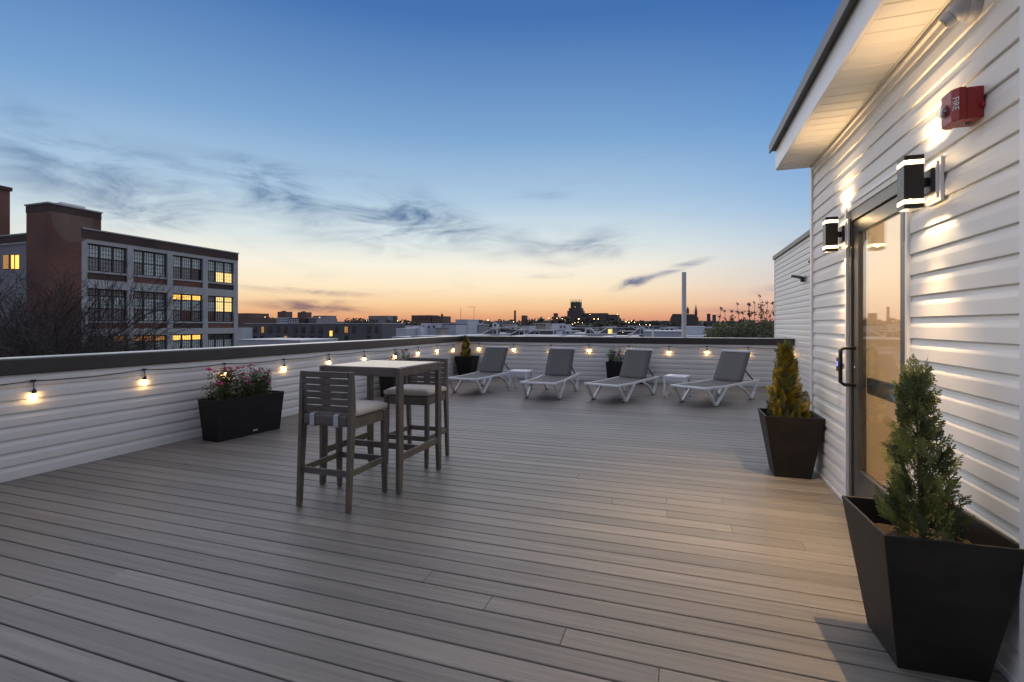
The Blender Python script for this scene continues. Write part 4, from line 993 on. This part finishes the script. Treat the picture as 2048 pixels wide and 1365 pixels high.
x, z1 = onY(1030, 621.5, 500); ch = thing('factory_chimney', 'tall round brick smokestack on the skyline', 'chimney', (x, 500, GZ))
MB().tube([(0, 0, 0), (0, 0, z1-GZ-1)], [1.6, 1.0], 12).build('stack', 'brick_red', ch); MB().lathe([(1.15, 0), (1.2, 1.0)], (0, 0, z1-GZ-1), 12).build('rim', 'brick_dark', ch)

# gabled and flat houses in the middle distance
ci = 0
def gable_house(u0, u1, vt, Y, m, label, group):
    x0, zt = onY(u0, vt, Y); x1, _ = onY(u1, vt, Y); hw = (x1-x0)/2; H = zt-GZ; e = hw*.9
    t = thing('gabled_house', label, 'house', ((x0+x1)/2, Y, GZ), 0, group)
    part(t, 'wall', m, (-hw, hw, 0, 9, 0, H-e))
    MB().extrude([(-hw, H-e), (hw, H-e), (0, H-.1)], lambda a, p: (p[0], a, p[1]), 0, 9).build('gable', m, t)
    rf_ = MB(); rf_.extrude([(-hw-.2, H-e-.1), (0, H), (0, H+.25), (-hw-.2, H-e+.15)], lambda a, p: (p[0], a, p[1]), -.25, 9.2); rf_.extrude([(hw+.2, H-e-.1), (hw+.2, H-e+.15), (0, H+.25), (0, H)], lambda a, p: (p[0], a, p[1]), -.25, 9.2); rf_.build('roof', 'roof_dark', t)
    wd = part(t, 'window', 'frame_dark', (-hw*.35, hw*.35, -.06, -.001, H-e-2.2, H-e-.4)); part(wd, 'pane', 'pane_dark', (-hw*.28, hw*.28, -.09, -.061, H-e-2.1, H-e-.5))
for i, (u0, u1, vt, m_) in enumerate([(944, 952, 643, 'stucco_white'), (960, 969, 644, 'stucco_white'), (985, 995, 642.5, 'stucco_white'), (998, 1006, 643.5, 'stucco_grey'), (1006, 1016, 642.5, 'tan_block'), (1017, 1027, 644, 'stucco_blue')]):
    gable_house(u0, u1, vt, 300+(i % 3)*14, m_, ['small white gabled house right of the taller mast', 'small white gabled house, second in the far gabled row', 'white gabled house with a bright front in the middle of the far row', 'grey gabled house joined to the tan one in the far row', 'tan gabled house in the far row', 'blue grey gabled house just left of the smokestack'][i], 'far gabled houses')
rr = random.Random(5); used = {}
marks = [(812, 'beside the stepped stucco blocks'), (880, 'below the wide blank stucco wall'), (940, 'by the tall narrow pale house'), (1000, 'under the first stair hut'), (1060, 'near the smokestack'), (1125, 'below the left of the wooded mound'), (1190, 'below the big church'),
         (1260, 'right of the lit stair hut'), (1340, 'left of the tall vent pipe'), (1420, 'right of the tall vent pipe'), (1600, 'behind the leafy young tree')]
looks = {'stucco_blue': 'blue grey', 'stucco_grey': 'mid grey', 'stucco_white': 'white', 'slate_grey': 'dark slate', 'brick_dark': 'brown brick', 'tan_block': 'tan'}
ords = ['', 'second ', 'third ', 'fourth ', 'fifth ']
for Yr, vr, rname in ((92, 673.5, 'nearest row'), (165, 664, 'middle row'), (215, 658, 'third row'), (285, 653.5, 'farthest row')):
    u = 772+rr.uniform(0, 20)
    while u < 1470:
        wpx = rr.uniform(18, 40)*(130/Yr)**.25; vt = vr+rr.uniform(-2, 2.5); mm_ = rr.choice(['stucco_blue', 'stucco_grey', 'stucco_white', 'slate_grey', 'brick_dark', 'tan_block', 'stucco_blue', 'stucco_grey'])
        mk = next(k for lim, k in marks if u+wpx/2 < lim); lab = looks[mm_]+' row house '+mk+', '+rname
        n = used.get(lab, 0); used[lab] = n+1
        far_block('row_house', ords[n]+lab, u, u+wpx, vt, Yr+rr.uniform(-6, 6), 9, mm_, rr.choice(['roof_white', 'roof_white', 'roof_dark']), 'house', 'crowded row houses',
                  rows=[(max(1, int(wpx/9)), vt+2.0, vt+4.5, .35)] if rr.random() < .6 else [])
        u += wpx+rr.choice([0, 0, 0, 3, 8])
# boxy extensions before the wooded mound
far_block('flat_house', 'grey box house left of the wooded mound', 1044, 1058, 653, 180, 9, 'stucco_blue', 'roof_white', 'house')
far_block('flat_house', 'pale flat house with a row of windows below the wooded mound', 1066, 1091, 647, 200, 9, 'tan_block', 'roof_white', 'house', rows=[(5, 649, 651.5, .4)])
far_block('flat_house', 'white narrow house right of the windowed flat house', 1103, 1120, 648, 190, 9, 'stucco_white', 'roof_white', 'house')
far_block('flat_house', 'blue grey flat house below the church tower', 1118, 1133, 650, 180, 9, 'stucco_blue', 'roof_white', 'house', rows=[(2, 653, 656, .3)])
# stair bulkheads with sloping roofs
def bulkhead(uL, uF, uR, vlow, vtop, Y, label, flip=False, lit=False, long_=0):
    x0, zl = onY(uL, vlow, Y); x1, zt = onY(uF, vtop, Y); x2, _ = onY(uR, vtop, Y)
    base = onY(uF, 677, Y)[1]; t = thing('stair_bulkhead', label, 'roof hut', (0, Y, base-2), 0, 'sloping stair huts on the roofs'); b0 = base-2
    P = [(x0, zl-.5), (x2, zl-2.5), (x2, zt), (x1, zt), (x0, zl)]
    P = [(x0, -.0), (x2, -.0), (x2, zt-b0), (x1, zt-b0), (x0, zl-b0)]
    if x2 < x0: P = P[::-1]
    MB().extrude(P, lambda a, p: (p[0], a, p[1]), 0, 2.6).build('wall', 'slate_grey', t)
    tr_ = MB(); th = .16
    tr_.bar((x0, -.06, zl-b0), (x1, -.06, zt-b0), .14, .22); tr_.bar((x1, -.06, zt-b0), (x2, -.06, zt-b0), .14, .22); tr_.bar((x2, -.06, 0), (x2, -.06, zt-b0), .14, .22, (0, 1, 0)); tr_.build('white_edge', 'stucco_white', t)
    part(t, 'roof', 'roof_white', (min(x1, x2), max(x1, x2), -.02, 2.7, zt-b0+.002, zt-b0+.12))
    xa, xb = sorted((x1, x2)); wd = (xb-xa); xa, xb = (xa+wd*.2, xa+wd*.2+1.0) if not long_ else (xa+.4, xa+1.4)
    dr_ = part(t, 'door', 'stucco_white', (xa-.12, xb+.12, -.10, -.001, zt-b0-2.0, zt-b0-.35)); part(dr_, 'pane', 'window_yellow' if lit else 'pane_dark', (xa, xb, -.13, -.101, zt-b0-1.9, zt-b0-.45))
bulkhead(965, 985, 994, 668, 657.5, 130, 'first sloping stair hut right of the parapet corner')
bulkhead(1020, 1037, 1049, 670, 660.5, 120, 'second sloping stair hut, left of the longer one')
bulkhead(1049, 1067, 1107, 670, 661, 112, 'long stair hut with sloping end and flat extension', long_=1)
bulkhead(1193, 1181, 1171, 668, 657, 130, 'stair hut sloping down to the right below the church')
bulkhead(1195, 1215, 1223, 668, 655.5, 130, 'stair hut with a lit doorway sloping down to the left', lit=True)
bulkhead(1262, 1279, 1288, 669, 656.5, 130, 'stair hut left of the white vent pipe')
far_block('row_house', 'pale roof terrace wall carrying the paired stair huts', 1144, 1224, 668.5, 128, 10, 'stucco_blue', 'roof_white', 'house')
far_block('row_house', 'pale roof wall under the stair hut left of the vent pipe', 1256, 1290, 669.5, 128, 10, 'stucco_blue', 'roof_white', 'house')
far_block('row_house', 'pale roof wall under the first stair hut', 950, 998, 669.5, 128, 10, 'stucco_blue', 'roof_white', 'house')
far_block('low_roof', 'near low white roof edge left of the vent pipe', 1287, 1365, 664, 75, 9, 'stucco_blue', 'roof_white')
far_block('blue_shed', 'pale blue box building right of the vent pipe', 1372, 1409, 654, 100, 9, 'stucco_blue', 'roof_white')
# neighbouring flat roof right behind the parapet with pipes
nr = tag(MB().box(-12, XW-.05, YB+.5, 30, GZ, -.4).build('neighbour_roof', 'roof_dark'), 'dark flat roof of the neighbouring building behind the far parapet', 'building')
x, z1 = onY(1368, 545, 13.4)
vp = thing('vent_pipe', 'tall plain white vent pipe rising behind the far parapet', 'pipe', (x, 13.4, -.4)); MB().tube([(0, 0, 0), (0, 0, z1+.4)], .057, 16).build('pipe', 'camera_grey', vp, smooth=False); MB().lathe([(.075, .9), (.075, 1.02)], (0, 0, 0), 16).build('coupling', 'camera_grey', vp); MB().lathe([(.12, .0), (.10, .04)], (0, 0, 0), 16).build('flashing', 'roof_metal', vp)
x, z1 = onY(1306, 661, 16)
vp = thing('vent_pipe', 'short thin white vent pipe left of the tall one', 'pipe', (x, 16, -.4)); MB().tube([(0, 0, 0), (0, 0, z1+.4)], .03, 10).build('pipe', 'white_resin', vp); MB().lathe([(.06, .0), (.05, .03)], (0, 0, 0), 10).build('flashing', 'roof_metal', vp)
# church with a square pinnacled tower
Yc = 800.0
def P_(u, v): return onY(u, v, Yc)
c0, _ = P_(1150.5, 640); cc = thing('square_tower_church', 'large church with a square pinnacled tower on the wooded mound', 'church', (c0, Yc, GZ))
def cx(u): return P_(u, 600)[0]-c0
def cz(v): return P_(1150, v)[1]-GZ
part(cc, 'tower', 'church_stone', (cx(1141), cx(1160), 0, 16, 0, cz(605)))
part(cc, 'tower_shoulder', 'church_stone', (cx(1138), cx(1163), -2, 18, 0, cz(616.5))); part(cc, 'tower_base', 'church_stone', (cx(1135.5), cx(1165), -4, 20, 0, cz(622)))
part(cc, 'nave', 'church_stone', (cx(1165.2), cx(1213), 2, 24, 0, cz(627))); part(cc, 'cloister', 'church_stone', (cx(1213.2), cx(1236), 4, 22, 0, cz(630)))
for u in (1141.7, 1147.6, 1153.4, 1159.3):
    for yy in (1, 15): MB().tube([(cx(u), yy, cz(605.2)), (cx(u), yy, cz(603)), (cx(u), yy, cz(597.5))], [.75, .6, .05], 6).build('pinnacle', 'church_stone', cc)
for k in range(9):
    u = 1142+k*2.1; part(cc, 'battlement', 'church_stone', (cx(u), cx(u+1.1), 0, .8, cz(605)+.01, cz(603.8)))
for u in (1146, 1150.5, 1155): part(cc, 'belfry_window', 'pane_dark', (cx(u-1), cx(u+1), -.4, -.01, cz(614), cz(607.5)))
part(cc, 'clock_light', 'window_pale', (cx(1149.7), cx(1150.9), -.9, -.42, cz(614.9), cz(613.8)))
# church with twin spires
Yc2 = 900.0
def Q(u, v): return onY(u, v, Yc2)
c0b, _ = Q(1375, 640); ct = thing('twin_spire_church', 'dark church with two slim spires right of the vent pipe', 'church', (c0b, Yc2, GZ))
def qx(u): return Q(u, 600)[0]-c0b
def qz(v): return Q(1375, v)[1]-GZ
MB().extrude([(qx(1340), qz(650)), (qx(1397), qz(650)), (qx(1397), qz(636)), (qx(1388), qz(629)), (qx(1345), qz(628)), (qx(1340), qz(638))], lambda a, p: (p[0], a, p[1]), 0, 22).build('nave', 'church_stone', ct)
part(ct, 'foundation', 'church_stone', (qx(1340)+.5, qx(1397)-.5, .5, 21.5, 0, qz(650)))
for (u, vt, vb_) in ((1375.5, 613, 628), (1392, 609, 634)):
    MB().tube([(qx(u), 4, qz(vb_)), (qx(u), 4, qz(vb_-8))], [2.2, 2.2], 8).build('belfry', 'church_stone', ct); MB().tube([(qx(u), 4, qz(vb_-8)), (qx(u), 4, qz(vt))], [2.6, .08], 8).build('spire', 'church_stone', ct)
far_block('stone_turret', 'small square turret right of the twin spires', 1414, 1421, 628, 850, 6, 'church_stone', parapet=1); far_block('stone_turret', 'second small turret with a tiny cap near the leafy tree', 1425, 1432, 630, 850, 6, 'church_stone', parapet=1)
far_block('square_tower', 'short square brick tower among trees left of the big church', 1107, 1114, 627, 620, 6, 'brown_block', parapet=1)
far_block('hill_school', 'brown building half hidden by trees left of the mound', 1043, 1050, 631.5, 640, 12, 'brown_block')

# wooded slopes: clumps of crown facets, read as one mass
def clump(b, c, r, rg, n):
    for i in range(n):
        d = Vector((rg.gauss(0, 1), rg.gauss(0, 1), rg.gauss(0, .9))).normalized(); p = Vector(c)+Vector((d.x*r, d.y*r, d.z*r*.85))*rg.uniform(.75, 1.08)
        s_ = r*rg.uniform(.16, .34); a = Vector((rg.gauss(0, 1), rg.gauss(0, 1), rg.gauss(0, 1))).normalized(); e = d.cross(a).normalized(); f = (d*.4+a*.6).normalized()
        b.quad(p-e*s_, p-f*s_*.8, p+e*s_*.9, p+f*s_)
def wood(name, specs, m, label):
    b = MB(); rg = random.Random(hash(name) % 1000 if False else len(name)*7+len(specs))
    for (u0, u1, vt0, vt1, Y, r) in specs:
        u = u0
        while u < u1:
            f = (u-u0)/(u1-u0); vt = vt0+(vt1-vt0)*f+rg.uniform(-.8, 2.6); x, z = onY(u, vt, Y*rg.uniform(.94, 1.06)); rr_ = r*rg.uniform(.7, 1.3)
            top = z-rr_*.8
            while top > GZ-rr_ and top > z-6*rr_:
                clump(b, (x+rg.uniform(-rr_, rr_)*.5, Y+rg.uniform(-1, 1)*rr_*2, top), rr_, rg, 46); top -= rr_*1.25
            u += rr_*FPX/Y*rg.uniform(.75, 1.15)
    o = b.build(name, m); o['kind'] = 'stuff'; o['label'] = label; o['category'] = 'woodland'; return o
wood('wooded_mound', [(1046, 1140, 638, 634, 640, 8), (1128, 1245, 634, 636, 650, 8), (1165, 1250, 642, 645, 420, 6), (1060, 1180, 646, 648, 400, 6), (1240, 1345, 641, 644, 700, 8), (1230, 1420, 650, 651, 380, 5), (1050, 1130, 652, 654, 300, 4)], 'far_green', 'dark trees covering the mound below the church')
wood('far_wood', [(470, 560, 633, 634, 1400, 14), (640, 735, 634, 637, 1300, 14), (690, 830, 639, 640, 900, 10), (775, 840, 646, 648, 420, 7), (880, 1050, 640, 641, 1200, 12), (1240, 1600, 642, 641, 1200, 12), (780, 812, 653, 656, 200, 4)], 'far_green', 'dark line of distant trees along the horizon')
# ridge far behind everything
rg = random.Random(3); m = MB(); px_ = [(-4200+i*140) for i in range(66)]; hz_ = [10+18*(.5+.5*math.sin(i*.31))+10*(.5+.5*math.sin(i*.83+1))+rg.uniform(0, 5) for i in range(66)]
for i in range(65): m.quad((px_[i], 3600, GZ), (px_[i+1], 3600, GZ), (px_[i+1], 3750, hz_[i+1]), (px_[i], 3750, hz_[i]))
for i in range(65): m.quad((px_[i], 3750, hz_[i]), (px_[i+1], 3750, hz_[i+1]), (px_[i+1], 4300, GZ), (px_[i], 4300, GZ))
struct(m.build('hills', 'far_green'))

# distant street lamps
def lamp(u, v, Y, s=1.0):
    x, z = onY(u, v, Y); t = thing('street_lamp', 'tiny glowing street lamp in the dark trees and roofs below the skyline', 'street lamp', (x, Y, GZ), 0, 'distant street lamps')
    H = z-GZ; r = .00048*Y*s
    MB().tube([(0, 0, 0), (0, 0, H-r*.5)], .09, 5).build('pole', 'roof_dark', t)
    b = MB(); ball(b, (0, 0, H), r, 8, 6, (1, 1, .8)); b.build('lamp_head', 'lamp_glow', t)
for (u, v, Y, s_) in [(976, 640.5, 290, 1.5), (1027, 644, 280, 1.1), (1098, 637, 560, 1), (1114, 637, 560, 1), (1124, 637.5, 560, 1), (1157.5, 638.5, 380, 1.8), (1180, 630, 600, 1), (1188, 638.5, 380, 1.3), (1196.5, 638.5, 380, 1.3), (1145, 649, 330, 1), (1235, 629.5, 660, .9),
                      (1252, 644, 300, 1), (1258, 645.5, 300, 1.2), (1263, 642.5, 320, 1), (1269, 645, 300, 1), (1279, 649.5, 280, 1.1), (1292, 650, 280, .9), (1300, 650.5, 280, 1.1), (1245.5, 665, 125, .9), (795, 642, 420, 1), (733, 641, 420, .9), (530, 634.5, 620, 1), (1150, 646, 350, .8), (1156, 645, 350, .8), (1165, 646, 350, .8)]:
    lamp(u, v, Y, s_)

# ------------------------------------------------------------------ near trees
def limb_tree(label, loc, seed, H0=7.4, name='bare_tree'):
    r = random.Random(seed); t = thing(name, label, 'tree', loc); tr, tw_ = MB(), MB(); tips = []
    def grow(p, d, L, rad, lev):
        n = 3 if lev < 3 else 2; pts = [p.copy()]; dd = d.copy()
        for i in range(n):
            dd = (dd+Vector((r.gauss(0, .16), r.gauss(0, .16), r.gauss(0, .10)+(.06 if lev > 1 else 0)))).normalized(); p = p+dd*(L/n); pts.append(p.copy())
        rad = max(rad, .014); e = rad*.66
        b = tr if lev < 3 else tw_
        b.tube(pts, [rad+(e-rad)*i/n for i in range(n+1)], 7 if lev < 2 else (5 if lev < 4 else 3), False)
        if lev >= 7 or e < .0025: tips.append((pts[-1], dd)); return
        k = {0: 6, 1: 5, 2: 5, 3: 4, 4: 3, 5: 2, 6: 2}[lev]
        for i in range(k):
            f = r.uniform(.35, 1) if i else 1; q = pts[0].lerp(pts[-1], f) if f < 1 else pts[-1]
            ax = dd.orthogonal().normalized(); ax.rotate(Matrix.Rotation(r.uniform(0, 6.28), 3, dd).to_quaternion() if False else Matrix.Rotation(r.uniform(0, 6.28), 3, dd))
            nd = dd.copy(); nd.rotate(Matrix.Rotation(r.uniform(.25, .95 if i else .35), 3, ax))
            grow(q, nd, L*r.uniform(.60, .82), e*(.95 if not i else r.uniform(.55, .8)), lev+1)
    grow(Vector((0, 0, 0)), Vector((.02, 0, 1)), H0, .30, 0)
    tr.build('trunk', 'bark_grey', t); o = tw_.build('crown', 'bark_grey', t); o['kind'] = 'stuff'
    lv = MB()
    for p, d in tips:
        if r.random() < .30:
            a = Vector((r.gauss(0, 1), r.gauss(0, 1), r.gauss(0, 1))).normalized()*.028; c = d.orthogonal().normalized()*.02; lv.quad(p-a, p+c, p+a, p-c)
    o = lv.build('buds', 'leaf_shoot', t); o['kind'] = 'stuff'
    return t
limb_tree('dense bare tree with tangled twigs in front of the factory', (-29.5, 13.2, GZ), 4, 5.7)
limb_tree('second bare tree crowding the left edge of the picture', (-35.0, 14.0, GZ), 12, 6.2)
limb_tree('bare tree behind the other two, against the brick tower', (-40.5, 19.0, GZ), 52, 6.2)
limb_tree('bare tree whose twigs cross the lower factory windows', (-33.5, 16.8, GZ), 33, 5.2)

def leafy_tree(label, Y, specs, seed, base_u):
    r = random.Random(seed); x0, _ = onY(base_u, 650, Y); t = thing('leafy_tree', label, 'tree', (x0, Y, GZ)); lv, sh_, br = MB(), MB(), MB()
    top = Vector((0, 0, 11.5)); br.tube([(0, 0, 0), (.1, 0, 6), top], [.22, .16, .09], 8)
    for (u, vt, w, up) in specs:
        x, z = onY(u, vt, Y); p1 = Vector((x-x0, r.uniform(-1.2, 1.2), z-GZ)); st_ = Vector((p1.x*.35, p1.y*.3, 9.5+r.uniform(0, 1.5)))
        mid = Vector((p1.x+r.uniform(-.55, .35), p1.y*.8, 12.0+r.uniform(-.3, .4))); br.tube([st_, mid, p1], [.05, .025, .006], 5, False)
        for k in range(int(90+r.random()*60)):
            f = r.random()**.8; cl = round(f*7)/7; f = cl*.75+f*.25; q = mid.lerp(p1, f)+Vector((r.gauss(0, 1), r.gauss(0, 1), r.gauss(0, .9)))*w*(1.45-f)
            a = Vector((r.gauss(0, 1), r.gauss(0, 1), r.gauss(0, 1))).normalized(); c = a.orthogonal().normalized(); L = r.uniform(.04, .08)
            (sh_ if f > .4 and up else lv).quad(q-a*L, q-c*L*.5, q+a*L, q+c*L*.5)
    for k in range(3600):
        u = r.uniform(base_u-85, base_u+85); v = 646+6*math.sin(u*.13)+4*math.sin(u*.31+1)+abs(u-base_u)*.10+40*r.random()**.8; x, z = onY(u, v, Y); q = Vector((x-x0, r.uniform(-1.6, 1.6), z-GZ))
        a = Vector((r.gauss(0, 1), r.gauss(0, 1), r.gauss(0, 1))).normalized(); c = a.orthogonal().normalized(); L = r.uniform(.06, .12); lv.quad(q-a*L, q-c*L*.5, q+a*L, q+c*L*.5)
    br.build('trunk', 'bark', t); o = lv.build('crown', 'leaf_tree', t); o['kind'] = 'stuff'; o = sh_.build('young_shoots', 'leaf_shoot', t); o['kind'] = 'stuff'
leafy_tree('leafy young tree with upright reddish shoots beside the white wing', 25, [(1440, 617, .07, 1), (1452, 620, .07, 1), (1462, 622, .08, 1), (1476, 606, .06, 1), (1492, 610, .07, 1), (1500, 606, .06, 1), (1510, 604, .07, 1), (1518, 591, .08, 1), (1533, 599, .13, 1), (1540, 603, .10, 1), (1549, 604, .10, 1), (1560, 598, .1, 1), (1485, 624, .12, 0), (1525, 625, .16, 0), (1470, 630, .15, 0), (1545, 628, .15, 0)], 8, 1495)
